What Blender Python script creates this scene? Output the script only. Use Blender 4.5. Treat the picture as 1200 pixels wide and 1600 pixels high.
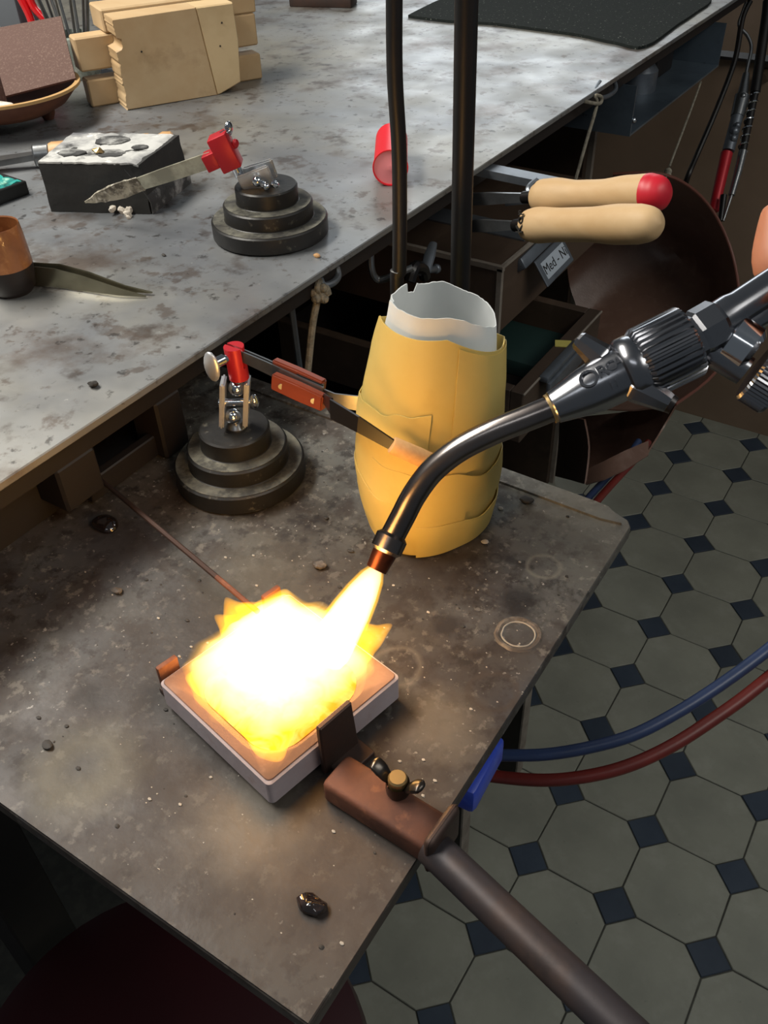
import bpy, bmesh, math, random
from mathutils import Vector, Matrix, noise
random.seed(7)
V3 = Vector
for o in list(bpy.data.objects): bpy.data.objects.remove(o)
SC = bpy.context.scene
COL = SC.collection

# ------------------------------------------------------------------ camera, world, light, exposure
F_PX = 1386.46                                   # focal length in pixels of the 1200 x 1600 frame
CAM = V3((0.0865, -0.8896, 1.3946))
RX = V3((0.84142, 0.53967, -0.02756))            # camera right, down, forward (solved from the floor tiles)
RY = V3((0.33164, -0.55600, -0.76215))
RZ = V3((-0.42664, 0.63215, -0.64681))
cd = bpy.data.cameras.new('camera'); cam = bpy.data.objects.new('camera', cd); COL.objects.link(cam)
cd.sensor_fit = 'VERTICAL'; cd.sensor_height = 36; cd.lens = F_PX / 1600 * 36
cd.clip_start = 0.02; cd.clip_end = 50
m = Matrix.Identity(4)
for i in range(3):
    m[i][0] = RX[i]; m[i][1] = -RY[i]; m[i][2] = -RZ[i]; m[i][3] = CAM[i]
cam.matrix_world = m
SC.camera = cam
SC.view_settings.view_transform = 'Standard'; SC.view_settings.look = 'None'
SC.view_settings.gamma = 1; SC.view_settings.exposure = 0.0; SC.view_settings.use_curve_mapping = False
SC.cycles.sample_clamp_indirect = 3.0
SC.cycles.max_bounces = 8
SC.cycles.transparent_max_bounces = 12

w = bpy.data.worlds.new('world'); SC.world = w; w.use_nodes = True
w.node_tree.nodes['Background'].inputs[0].default_value = (0.80, 0.90, 1.0, 1)
w.node_tree.nodes['Background'].inputs[1].default_value = 0.11

def area(name, loc, target, size, sy, power, color):
    l = bpy.data.lights.new(name, 'AREA'); l.shape = 'RECTANGLE'; l.size = size; l.size_y = sy
    l.energy = power; l.color = color
    o = bpy.data.objects.new(name, l); COL.objects.link(o); o.location = loc
    o.rotation_euler = (V3(target) - V3(loc)).to_track_quat('-Z', 'Y').to_euler()
    return o
area('window_light', (-2.0, 3.9, 2.3), (-0.5, 0.2, 1.0), 2.2, 1.3, 34, (0.90, 0.96, 1.0))
area('ceiling_tube_light', (-1.25, -0.75, 2.45), (-0.9, -0.6, 0), 1.3, 0.4, 56, (1.0, 0.95, 0.86))
area('room_fill_light', (1.3, -0.2, 2.5), (0.1, 0.4, 0.3), 1.6, 0.6, 17, (1.0, 0.97, 0.90))  # unseen fill, placed to brighten the brown panel and leather
area('camera_side_fill_light', (0.1, -1.9, 2.7), (-0.2, -0.5, 0.9), 0.9, 0.14, 2.4, (0.95, 0.98, 1.0))  # added unseen light, there to put highlights on the torch chrome

# ------------------------------------------------------------------ measuring: a sight line of the photograph met with a real plane
def ray(u, v): return RX * ((u - 600) / F_PX) + RY * ((v - 800) / F_PX) + RZ
def PN(u, v, pt, n):
    d = ray(u, v); n = V3(n); return CAM + d * ((V3(pt) - CAM).dot(n) / d.dot(n))
def PZ(u, v, z): return PN(u, v, (0, 0, z), (0, 0, 1))
def PX(u, v, x): return PN(u, v, (x, 0, 0), (1, 0, 0))
def PY(u, v, y): return PN(u, v, (0, y, 0), (0, 1, 0))
def PD(u, v, d): return CAM + ray(u, v) * d
E1 = V3((0.83, 0.56, 0)).normalized(); E2 = V3((-0.56, 0.83, 0)).normalized()   # across and away, level
def PE(u, v, e): return PN(u, v, E2 * e, E2)
def PP(base, u, v): return PN(u, v, base, E2)
ZB = 0.995     # soldering board top
ZT = 1.075     # bench top

# ------------------------------------------------------------------ materials
def lin(h):
    c = [int(h[i:i+2], 16) / 255 for i in (0, 2, 4)]
    return tuple(x / 12.92 if x <= 0.04045 else ((x + 0.055) / 1.055) ** 2.4 for x in c) + (1,)
def mat(name, base, rough=0.5, metal=0.0, layers=(), bump=0.0, bscale=60, rvar=0.0, stretch=None, trans=0.0,
        coat=0.0, emit=None, estr=0.0, randv=0.0, spec=0.5, transl=None, wave=None, sss=0.0):
    """layers: (scale, lo, hi, colour, amount[, detail]) noise patches over the base colour, in object coordinates"""
    mt = bpy.data.materials.new(name); mt.use_nodes = True
    nt = mt.node_tree; N = nt.nodes; L = nt.links; b = N['Principled BSDF']
    tc = N.new('ShaderNodeTexCoord'); co = tc.outputs['Object']
    if stretch:
        mp = N.new('ShaderNodeMapping'); mp.inputs['Scale'].default_value = stretch; L.new(co, mp.inputs[0]); co = mp.outputs[0]
    rgb = N.new('ShaderNodeRGB'); rgb.outputs[0].default_value = lin(base); col = rgb.outputs[0]
    for k, ly in enumerate(layers):
        n = N.new('ShaderNodeTexNoise'); n.noise_dimensions = '4D'; n.inputs['W'].default_value = k * 3.7 + len(name)
        n.inputs['Scale'].default_value = ly[0]; n.inputs['Detail'].default_value = ly[5] if len(ly) > 5 else 5
        n.inputs['Roughness'].default_value = 0.62
        L.new(co, n.inputs['Vector'])
        r = N.new('ShaderNodeMapRange'); r.inputs[1].default_value = ly[1]; r.inputs[2].default_value = ly[2]
        r.inputs[4].default_value = ly[4]; L.new(n.outputs['Fac'], r.inputs[0])
        mx = N.new('ShaderNodeMix'); mx.data_type = 'RGBA'; L.new(r.outputs[0], mx.inputs[0]); L.new(col, mx.inputs[6])
        mx.inputs[7].default_value = lin(ly[3]); col = mx.outputs[2]
    if wave:
        wv = N.new('ShaderNodeTexWave'); wv.inputs['Scale'].default_value = wave[0]; wv.inputs['Distortion'].default_value = wave[1]
        wv.inputs['Detail'].default_value = 3; wv.inputs['Detail Scale'].default_value = 0.6; L.new(co, wv.inputs[0]); wv.bands_direction = wave[4]
        r = N.new('ShaderNodeMath'); r.operation = 'MULTIPLY'; r.inputs[1].default_value = wave[3]; L.new(wv.outputs['Fac'], r.inputs[0])
        mx = N.new('ShaderNodeMix'); mx.data_type = 'RGBA'; L.new(r.outputs[0], mx.inputs[0]); L.new(col, mx.inputs[6])
        mx.inputs[7].default_value = lin(wave[2]); col = mx.outputs[2]
    if randv:
        oi = N.new('ShaderNodeObjectInfo'); r = N.new('ShaderNodeMapRange')
        r.inputs[3].default_value = 1 - randv; r.inputs[4].default_value = 1 + randv; L.new(oi.outputs['Random'], r.inputs[0])
        hs = N.new('ShaderNodeHueSaturation'); L.new(r.outputs[0], hs.inputs['Value']); L.new(col, hs.inputs['Color']); col = hs.outputs[0]
    L.new(col, b.inputs['Base Color'])
    b.inputs['Roughness'].default_value = rough; b.inputs['Metallic'].default_value = metal
    b.inputs['Specular IOR Level'].default_value = spec
    b.inputs['Transmission Weight'].default_value = trans; b.inputs['Coat Weight'].default_value = coat
    if sss:
        b.inputs['Subsurface Weight'].default_value = sss; b.inputs['Subsurface Radius'].default_value = (1, .5, .25); b.inputs['Subsurface Scale'].default_value = 0.006
    if rvar:
        n = N.new('ShaderNodeTexNoise'); n.inputs['Scale'].default_value = bscale * 0.2; n.inputs['Detail'].default_value = 6; L.new(co, n.inputs['Vector'])
        r = N.new('ShaderNodeMapRange'); r.inputs[1].default_value = .3; r.inputs[2].default_value = .7
        r.inputs[3].default_value = max(rough - rvar, .03); r.inputs[4].default_value = min(rough + rvar, 1); L.new(n.outputs['Fac'], r.inputs[0]); L.new(r.outputs[0], b.inputs['Roughness'])
    if bump:
        n = N.new('ShaderNodeTexNoise'); n.inputs['Scale'].default_value = bscale; n.inputs['Detail'].default_value = 6; L.new(co, n.inputs['Vector'])
        bp = N.new('ShaderNodeBump'); bp.inputs['Strength'].default_value = bump; bp.inputs['Distance'].default_value = 0.002
        L.new(n.outputs['Fac'], bp.inputs['Height']); L.new(bp.outputs[0], b.inputs['Normal'])
    if emit:
        b.inputs['Emission Color'].default_value = lin(emit); b.inputs['Emission Strength'].default_value = estr
    if transl:
        t = N.new('ShaderNodeBsdfTranslucent'); L.new(col, t.inputs[0]); ms = N.new('ShaderNodeMixShader'); ms.inputs[0].default_value = transl
        L.new(b.outputs[0], ms.inputs[1]); L.new(t.outputs[0], ms.inputs[2]); L.new(ms.outputs[0], N['Material Output'].inputs[0])
    return mt

M = {}
M['bench_steel'] = mat('bench_steel', '888b8e', .42, .55, [
    (2.2, .42, .62, '8e8775', .7), (5, .5, .62, '6f7277', .6), (11, .55, .66, '5a4c42', .75, 8), (26, .57, .66, '453a34', .7, 8), (48, .57, .63, '54473e', .65, 9), (90, .60, .67, '2c2826', .7, 4), (120, .66, .70, 'b8b8b0', .5)],
    bump=.05, bscale=90, rvar=.10)
M['steel_edge'] = mat('steel_edge', '4b4a48', .5, .4, [(30, .45, .6, '332b27', .8)])
M['board'] = mat('board', '75746f', .55, .25, [
    (3, .44, .58, '53565e', .8), (5, .52, .66, '8d8b84', .6), (7, .47, .62, '5a4c3a', .55), (9, .5, .64, '4a3d37', .7, 8), (22, .52, .66, '3a302c', .75, 8), (48, .50, .60, '453a33', .7, 10), (95, .52, .62, '2c2522', .75, 8), (150, .56, .64, 'aaa499', .55, 6), (60, .62, .70, '221c1a', .8), (260, .68, .72, 'd8d4cc', .8, 2)],
    bump=.12, bscale=140, rvar=.1)
M['board_edge'] = mat('board_edge', '5b5a60', .6, .2, [(40, .5, .65, '423a3a', .7)])
M['residue'] = mat('residue', '453c34', .6, .0, [(60, .48, .62, '7d7266', .7), (200, .6, .7, '1d1715', .8)], bump=.3, bscale=300)
M['soot'] = mat('soot', '2d2623', .6, .0, [(60, .5, .62, '51453d', .7)], bump=.3, bscale=300)
M['dark_wood'] = mat('dark_wood', '1c1512', .6, 0, [(6, .4, .65, '110d0b', .8), (30, .55, .7, '2a201a', .4)], stretch=(1, .25, 1), bump=.1, bscale=80)
M['drawer_wood'] = mat('drawer_wood', '4d3d30', .6, 0, [(6, .4, .65, '32261d', .8), (30, .55, .7, '5e4d3f', .4)], stretch=(1, .2, 1), bump=.1, bscale=80)
M['drawer_edge'] = mat('drawer_edge', '8c8378', .65, 0, [(20, .45, .65, '6a6056', .8)])
M['pale_wood'] = mat('pale_wood', 'bfa681', .62, 0, [(8, .42, .62, 'ac8c62', .7), (26, .55, .7, '8a6c49', .45), (4, .55, .7, '75604a', .5)], stretch=(.35, 1, 1), bump=.06, bscale=80)
M['pale_wood_light'] = mat('pale_wood_light', 'cdb48a', .62, 0, [(10, .45, .62, 'b3966c', .6)], stretch=(.35, 1, 1))
M['worn_wood'] = mat('worn_wood', 'b89a70', .6, 0, [(10, .42, .62, '957551', .7), (5, .52, .66, '5c4a38', .6)], stretch=(1, 1, .3))
M['handle_wood'] = mat('handle_wood', 'c7a87d', .6, 0, [(9, .42, .62, 'b99566', .6), (4, .5, .62, 'a98a60', .5)], stretch=(1, 3, 3), coat=0)
M['red_paint'] = mat('red_paint', 'c01a2c', .45)
M['clamp_red'] = mat('clamp_red', 'b3202a', .38, .25, [(40, .5, .65, '8d1520', .5)])
M['cast_iron'] = mat('cast_iron', '1b1a19', .42, .1, [(14, .5, .66, '45423c', .6, 8), (120, .6, .7, '7c786b', .5)], bump=.1, bscale=160)
M['iron_dust'] = mat('iron_dust', '35332e', .75, .0, [(24, .44, .62, '7c7a6c', .75, 8), (90, .5, .62, '1a1918', .7)], bump=.2, bscale=200)
M['chrome'] = mat('chrome', 'cdd0d4', .12, 1.0)
M['satin_chrome'] = mat('satin_chrome', 'c6c8ca', .34, .7)
M['torch_chrome'] = mat('torch_chrome', '88898d', .22, 1.0, [(30, .5, .7, '8f9094', .5)])
M['torch_neck'] = mat('torch_neck', '7d7774', .24, 1.0, [(16, .4, .65, '57504e', .8)])
M['torch_tip'] = mat('torch_tip', '6a3a26', .35, .9, [(60, .4, .6, '3d211a', .8)])
M['dull_steel'] = mat('dull_steel', '8d8f90', .3, .9, [(40, .45, .65, '6e6f70', .6)])
M['tweezer_steel'] = mat('tweezer_steel', 'a8a28a', .22, .92, [(30, .45, .65, '7a7562', .6)])
M['black_steel'] = mat('black_steel', '191717', .32, .3)
M['blade_dirty'] = mat('blade_dirty', 'a9a693', .4, .6, [(40, .45, .6, '6d6a5c', .7)])
M['blade_crust'] = mat('blade_crust', 'b9b3a0', .8, 0, [(70, .45, .58, '4c463c', .9), (160, .55, .65, 'e3ded0', .8)], bump=.4, bscale=250)
M['charcoal'] = mat('charcoal', '232322', .85, 0, [(8, .45, .65, '32312f', .8), (60, .6, .7, '111111', .8)], bump=.25, bscale=120)
M['ash'] = mat('ash', 'b5b5b2', .95, 0, [(13, .42, .56, '505156', .9, 6), (30, .54, .64, '2b2b2c', .9), (50, .6, .68, 'dedcd6', .8)], bump=.4, bscale=160)
M['ash_dark'] = mat('ash_dark', '3a3a3a', .95, 0, [(30, .50, .62, 'a3a3a0', .8, 6), (60, .55, .66, '1c1c1c', .8)], bump=.3, bscale=160)
M['red_plastic'] = mat('red_plastic', 'e0222f', .4, 0, transl=.15)
M['pink_plastic'] = mat('pink_plastic', 'e98a8f', .5)
M['black_mat'] = mat('black_mat', '202423', .97, 0, [(200, .5, .7, '2d3230', .5), (300, .7, .73, '80867f', .8, 1)], bump=.2, bscale=600, spec=.15)
M['emery'] = mat('emery', '5e4840', .9, 0, [(420, .52, .66, '957f72', .6), (3, .4, .6, '523c36', .6)], bump=.35, bscale=500)
M['clay'] = mat('clay', '7a4c34', .55, 0, [(10, .4, .6, '4e2d22', .8)])
M['clay_rim'] = mat('clay_rim', 'b08c5a', .6)
M['powder'] = mat('powder', 'd2cabd', .95, 0, [(90, .5, .62, 'a79d90', .8)], bump=.5, bscale=250)
M['cup_glaze'] = mat('cup_glaze', '9a6238', .35, 0, [(14, .42, .58, '5a3320', .85), (60, .55, .65, 'c98d58', .5)], coat=.4)
M['cup_dark'] = mat('cup_dark', '1d1512', .45, 0, [(14, .5, .6, '30211a', .7)], coat=.1)
M['tray_black'] = mat('tray_black', '141514', .4)
M['teal'] = mat('teal', '2f9c93', .3, 0, [(40, .45, .58, '103b38', .8), (60, .55, .64, 'a9e0c8', .9)], bump=.5, bscale=120, coat=.5)
M['rubber_black'] = mat('rubber_black', '0b0a0a', .45, 0, [(8, .5, .65, '1f1512', .7)])
M['cord'] = mat('cord', '8d8676', .85, 0, [(160, .45, .6, '5e584c', .7)], bump=.4, bscale=700)
M['leather'] = mat('leather', '7d6153', .42, 0, [(5, .4, .62, '5f463b', .7), (50, .5, .65, '8d7468', .3)], bump=.12, bscale=300)
M['leather_rim'] = mat('leather_rim', '6b4034', .5)
M['panel_brown'] = mat('panel_brown', '85705d', .75, 0, [(3, .4, .6, '75624f', .7)])
M['tray_steel'] = mat('tray_steel', '66737e', .4, .6, [(8, .45, .6, '4c5660', .7), (40, .62, .70, '23282c', .8)])
M['yellow_paper'] = mat('yellow_paper', 'dcc678', .55, 0, [(12, .40, .62, 'd3ba66', .6), (40, .55, .7, 'c2a858', .25)], transl=.33, bump=.05, bscale=60)
M['white_paper'] = mat('white_paper', 'dfe2e2', .7, 0, [(14, .45, .65, 'cdd3d2', .6)], transl=.3, bump=.05, bscale=120)
M['tan_paper'] = mat('tan_paper', 'c69a66', .7, 0, [(60, .45, .6, 'a67c4c', .6)])
M['grip_wood'] = mat('grip_wood', '7f3a24', .42, 0, [(14, .4, .62, '5e2717', .7)], stretch=(1, 1, 4), coat=.2)
M['brass'] = mat('brass', 'b59a6a', .35, .9)
M['ceramic'] = mat('ceramic', 'a0969a', .8, 0, [(12, .45, .62, '8d7f80', .7), (50, .55, .68, '84685c', .5)], bump=.12, bscale=160)
M['scorched'] = mat('scorched', '6b5044', .8, 0, [(14, .42, .60, '4a3226', .85), (40, .55, .68, '8a7266', .6)], bump=.12, bscale=160)
M['rust'] = mat('rust', '6b4230', .7, .3, [(14, .4, .62, '432a22', .8), (70, .55, .68, '8d5c40', .5)], bump=.15, bscale=200)
M['dark_iron'] = mat('dark_iron', '3b302c', .55, .5, [(16, .4, .62, '4c342a', .7)], bump=.08, bscale=160)
M['pipe'] = mat('pipe', '332f32', .5, .4, [(10, .45, .65, '57402f', .5), (60, .55, .68, '2a2627', .6)], bump=.06, bscale=160)
M['wing_steel'] = mat('wing_steel', '55504b', .3, .9, [(30, .4, .62, '33302d', .7)])
M['hose_blue'] = mat('hose_blue', '2b3a5c', .4, 0, [(12, .45, .6, '232e46', .6)])
M['hose_red'] = mat('hose_red', '6b211a', .45, 0, [(12, .45, .6, '4f1813', .6)])
M['blue_plastic'] = mat('blue_plastic', '2b45b0', .35, 0, [(40, .55, .7, '5571d0', .6)])
M['tile_pale'] = mat('tile_pale', '8c8d80', .55, 0, [(9, .40, .62, '7c7d72', .7), (25, .5, .66, '97978b', .5), (40, .64, .72, '5a5a54', .6), (14, .68, .76, '4c4a45', .6)], bump=.04, bscale=200, randv=.06)
M['tile_dark'] = mat('tile_dark', '2f3a48', .5, 0, [(20, .42, .62, '3a4552', .6), (60, .6, .7, '20262e', .6)], bump=.04, bscale=200, randv=.12)
M['grout'] = mat('grout', '3a3a35', .9, 0, [(60, .45, .6, '4b4a43', .6)])
M['stool_red'] = mat('stool_red', '2e0d12', .45, 0, [(5, .45, .6, '260a0e', .6)])
M['skin'] = mat('skin', 'bd7c5c', .5, 0, [(20, .45, .6, 'b06c50', .6)], sss=.25, bump=.05, bscale=300)
M['nail'] = mat('nail', 'd9a694', .3)
M['ink'] = mat('ink', '15130f', .8)
M['label_paper'] = mat('label_paper', 'a9b2bb', .7)
M['grey_metal'] = mat('grey_metal', '7a8087', .4, .7, [(30, .5, .65, '60656b', .6)])
M['book_green'] = mat('book_green', '1d3532', .6)
M['tape_yellow'] = mat('tape_yellow', 'b9ae5a', .7)
M['paper_grey'] = mat('paper_grey', '9a9aa4', .7)
M['glass_glob'] = mat('glass_glob', '1a1413', .08, 0, [(40, .5, .6, '3d302c', .6)], coat=1)
M['chip_white'] = mat('chip_white', '969086', .7)
M['chip_dark'] = mat('chip_dark', '2a2622', .7)
M['tan_handle'] = mat('tan_handle', 'b98f5e', .5, 0, [(14, .4, .6, '98724a', .6)], stretch=(1, 4, 4))
M['grey_plastic'] = mat('grey_plastic', '55595e', .5)
M['red_gloss'] = mat('red_gloss', 'd2141c', .2, coat=.6)
M['jar_glass'] = mat('jar_glass', '9aa39a', .15, 0, [(60, .5, .62, 'd6d8cf', .9), (40, .55, .65, '3c3f3c', .8)], coat=.8)
M['lid_red'] = mat('lid_red', 'b5323a', .4)
M['black_cloth'] = mat('black_cloth', '0d0d10', .9)

def soot_and_shade(mt, centre, r0, r1, colour, amount):
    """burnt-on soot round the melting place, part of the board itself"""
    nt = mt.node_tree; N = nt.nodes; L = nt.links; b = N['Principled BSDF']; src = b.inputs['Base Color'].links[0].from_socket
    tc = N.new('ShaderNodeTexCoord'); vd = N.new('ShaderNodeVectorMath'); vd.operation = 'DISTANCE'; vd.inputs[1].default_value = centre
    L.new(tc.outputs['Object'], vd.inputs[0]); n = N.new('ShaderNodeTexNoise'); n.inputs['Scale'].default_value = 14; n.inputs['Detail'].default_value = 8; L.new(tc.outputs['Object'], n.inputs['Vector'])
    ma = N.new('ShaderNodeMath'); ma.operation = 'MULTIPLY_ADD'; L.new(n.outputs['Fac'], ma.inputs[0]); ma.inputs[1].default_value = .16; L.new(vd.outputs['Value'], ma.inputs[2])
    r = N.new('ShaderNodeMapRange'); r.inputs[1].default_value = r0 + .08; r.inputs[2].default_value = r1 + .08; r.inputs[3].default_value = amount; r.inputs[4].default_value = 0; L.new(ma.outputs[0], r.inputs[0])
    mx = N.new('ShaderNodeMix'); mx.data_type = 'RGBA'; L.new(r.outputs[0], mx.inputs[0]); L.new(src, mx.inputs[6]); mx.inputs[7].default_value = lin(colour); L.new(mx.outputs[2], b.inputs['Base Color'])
def stain(mt, p, r, soft, colour, amount, ring=0.0, nz=.006, sc=70):
    """a stain of its own at point p of the part: a blot of radius r, or a ring line of half-width r at radius ring"""
    nt = mt.node_tree; N = nt.nodes; L = nt.links; b = N['Principled BSDF']; src = b.inputs['Base Color'].links[0].from_socket
    tc = N.new('ShaderNodeTexCoord'); vd = N.new('ShaderNodeVectorMath'); vd.operation = 'DISTANCE'; vd.inputs[1].default_value = p; L.new(tc.outputs['Object'], vd.inputs[0])
    n = N.new('ShaderNodeTexNoise'); n.inputs['Scale'].default_value = sc; n.inputs['Detail'].default_value = 6; L.new(tc.outputs['Object'], n.inputs['Vector'])
    ma = N.new('ShaderNodeMath'); ma.operation = 'MULTIPLY_ADD'; L.new(n.outputs['Fac'], ma.inputs[0]); ma.inputs[1].default_value = nz * 2; L.new(vd.outputs['Value'], ma.inputs[2]); d = ma.outputs[0]
    if ring:
        q = N.new('ShaderNodeMath'); q.operation = 'SUBTRACT'; L.new(d, q.inputs[0]); q.inputs[1].default_value = ring + nz; a = N.new('ShaderNodeMath'); a.operation = 'ABSOLUTE'; L.new(q.outputs[0], a.inputs[0]); d = a.outputs[0]
    m_ = N.new('ShaderNodeMapRange'); m_.inputs[1].default_value = r - soft + (0 if ring else nz); m_.inputs[2].default_value = r + soft + (0 if ring else nz); m_.inputs[3].default_value = amount; m_.inputs[4].default_value = 0; L.new(d, m_.inputs[0])
    mx = N.new('ShaderNodeMix'); mx.data_type = 'RGBA'; L.new(m_.outputs[0], mx.inputs[0]); L.new(src, mx.inputs[6]); mx.inputs[7].default_value = lin(colour); L.new(mx.outputs[2], b.inputs['Base Color'])
def tone(mt, v, s=1.0):
    nt = mt.node_tree; b = nt.nodes['Principled BSDF']; src = b.inputs['Base Color'].links[0].from_socket
    h = nt.nodes.new('ShaderNodeHueSaturation'); h.inputs['Value'].default_value = v; h.inputs['Saturation'].default_value = s
    nt.links.new(src, h.inputs['Color']); nt.links.new(h.outputs[0], b.inputs['Base Color'])
BORG = V3((-.3, -.6, 0))
soot_and_shade(M['board'], (.17, -.11, .995), .06, .30, '312822', .80)  # scorch colour that also carries painted shade towards the board's front
for (u, v, r, soft, c_, am, ring, nz) in ((812, 940, .0120, .005, '221c1a', .8, 0, .006), (698, 978, .0095, .004, '2a2220', .8, 0, .005), (150, 1085, .010, .005, '28221f', .75, 0, .006), (640, 900, .03, .02, '2c2522', .6, 0, .012),
        (130, 1203, .027, .010, '87826f', .35, 0, .012), (128, 1196, .010, .006, '3a3634', .7, 0, .006), (300, 960, .030, .02, '3c3732', .6, 0, .014), (390, 1290, .024, .014, '7d7568', .5, 0, .016), (690, 1130, .020, .010, '837868', .45, 0, .012),
        (850, 885, .0010, .0012, '9a9488', .6, .0105, .002), (760, 838, .0006, .0008, '2a2624', .7, .0045, .001), (775, 872, .0006, .0008, '2a2624', .7, .0038, .001), (770, 1080, .0014, .0016, '4b4038', .7, .013, .003), (620, 1040, .0012, .0016, '8d867a', .3, .014, .003), (700, 790, .02, .012, '2f2a28', .5, 0, .012), (400, 900, .03, .02, '6f695c', .5, 0, .016),
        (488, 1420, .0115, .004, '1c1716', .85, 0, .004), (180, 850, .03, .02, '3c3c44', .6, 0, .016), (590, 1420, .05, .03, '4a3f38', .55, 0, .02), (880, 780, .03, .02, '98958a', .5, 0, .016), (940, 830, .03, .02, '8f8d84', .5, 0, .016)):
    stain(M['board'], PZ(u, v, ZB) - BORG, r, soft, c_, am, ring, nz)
tone(M['board'], .70)
def emission(name, col, s, noise_col=None, scale=60):
    mt = bpy.data.materials.new(name); mt.use_nodes = True; nt = mt.node_tree; N = nt.nodes; N.remove(N['Principled BSDF'])
    e = N.new('ShaderNodeEmission'); e.inputs[0].default_value = col; e.inputs[1].default_value = s
    if noise_col:
        tc = N.new('ShaderNodeTexCoord'); n = N.new('ShaderNodeTexNoise'); n.inputs['Scale'].default_value = scale; n.inputs['Detail'].default_value = 3
        n.inputs['Distortion'].default_value = 1.2
        r = N.new('ShaderNodeMapRange'); r.inputs[1].default_value = .38; r.inputs[2].default_value = .62
        mx = N.new('ShaderNodeMix'); mx.data_type = 'RGBA'; mx.inputs[6].default_value = col; mx.inputs[7].default_value = noise_col
        nt.links.new(tc.outputs['Object'], n.inputs['Vector']); nt.links.new(n.outputs['Fac'], r.inputs[0]); nt.links.new(r.outputs[0], mx.inputs[0]); nt.links.new(mx.outputs[2], e.inputs[0])
    nt.links.new(e.outputs[0], N['Material Output'].inputs[0]); return mt
def flame_gas(name, col, density):
    mt = bpy.data.materials.new(name); mt.use_nodes = True; nt = mt.node_tree; N = nt.nodes; N.remove(N['Principled BSDF'])
    e = N.new('ShaderNodeEmission'); e.inputs[0].default_value = col; e.inputs[1].default_value = density
    nt.links.new(e.outputs[0], N['Material Output'].inputs['Volume']); return mt
M['molten'] = emission('molten', (1, .62, .12, 1), 1.7, (1, .34, .02, 1), 70)
M['gas_core'] = flame_gas('gas_core', (1.0, .68, .36, 1), 125)
M['gas_jet'] = flame_gas('gas_jet', (1.0, .74, .48, 1), 150)
M['gas_tongue'] = flame_gas('gas_tongue', (1.0, .40, .0, 1), 150)
M['gas_edge'] = flame_gas('gas_edge', (1.0, .48, .015, 1), 110)

# ------------------------------------------------------------------ mesh helpers
def BM(): return bmesh.new()
def xf(verts, mtx):
    for v in verts: v.co = mtx @ v.co
def axes(o, x, y, z):
    m = Matrix.Identity(4)
    for i in range(3): m[i][0] = x[i]; m[i][1] = y[i]; m[i][2] = z[i]; m[i][3] = o[i]
    return m
def look(a, b, up=(0, 0, 1)):
    """matrix with z along a->b, origin a"""
    z = (V3(b) - V3(a)).normalized(); u = V3(up)
    if abs(z.dot(u)) > .99: u = V3((1, 0, 0))
    x = u.cross(z).normalized(); y = z.cross(x); return axes(V3(a), x, y, z)
def box(bm, c, s, mtx=None, bev=0.0, seg=2):
    t = bmesh.new(); bmesh.ops.create_cube(t, size=1)
    for v in t.verts: v.co = V3((v.co.x * s[0] + c[0], v.co.y * s[1] + c[1], v.co.z * s[2] + c[2]))
    if bev: bmesh.ops.bevel(t, geom=list(t.edges), offset=bev, segments=seg, affect='EDGES', profile=.5)
    merge(bm, t, mtx)
def merge(bm, t, mtx=None):
    if mtx is not None: xf(t.verts, mtx)
    mp = {v: bm.verts.new(v.co) for v in t.verts}
    for f in t.faces:
        try: bm.faces.new([mp[v] for v in f.verts])
        except ValueError: pass
    t.free()
def rings(bm, rs, closed=True, cap0=True, cap1=True):
    """skin consecutive rings of points"""
    R = [[bm.verts.new(p) for p in r] for r in rs]; n = len(R[0])
    for a, b in zip(R, R[1:]):
        for i in range(n if closed else n - 1):
            j = (i + 1) % n
            try: bm.faces.new((a[i], a[j], b[j], b[i]))
            except ValueError: pass
    if closed and cap0: bm.faces.new(R[0][::-1])
    if closed and cap1: bm.faces.new(R[-1])
    return R
def lathe(bm, prof, seg=32, mtx=None, cap0=True, cap1=True, rib=0.0, nrib=0):
    rs = []
    for r, z in prof:
        ring = []
        for i in range(seg):
            a = 2 * math.pi * i / seg; rr = r
            ring.append(V3((rr * math.cos(a), rr * math.sin(a), z)))
        rs.append(ring)
    if mtx is not None: rs = [[mtx @ p for p in r] for r in rs]
    rings(bm, rs, True, cap0, cap1)
def cyl(bm, a, b, r, r2=None, seg=20, bev=0.0):
    r2 = r if r2 is None else r2; L = (V3(b) - V3(a)).length
    pr = [(r, 0), (r2, L)] if not bev else [(r - bev, 0), (r, bev), (r2, L - bev), (r2 - bev, L)]
    lathe(bm, pr, seg, look(a, b))
def ball(bm, c, r, seg=16, squash=(1, 1, 1)):
    t = bmesh.new(); bmesh.ops.create_uvsphere(t, u_segments=seg, v_segments=max(6, seg // 2), radius=r)
    for v in t.verts: v.co = V3((v.co.x * squash[0] + c[0], v.co.y * squash[1] + c[1], v.co.z * squash[2] + c[2]))
    merge(bm, t)
def spline(pts, n=8):
    P = [V3(p) for p in pts]
    if len(P) < 3: return P
    out = []
    for i in range(len(P) - 1):
        p0 = P[max(i - 1, 0)]; p1 = P[i]; p2 = P[i + 1]; p3 = P[min(i + 2, len(P) - 1)]
        for k in range(n):
            t = k / n
            out.append(.5 * ((2 * p1) + (-p0 + p2) * t + (2 * p0 - 5 * p1 + 4 * p2 - p3) * t * t + (-p0 + 3 * p1 - 3 * p2 + p3) * t ** 3))
    out.append(P[-1]); return out
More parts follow.
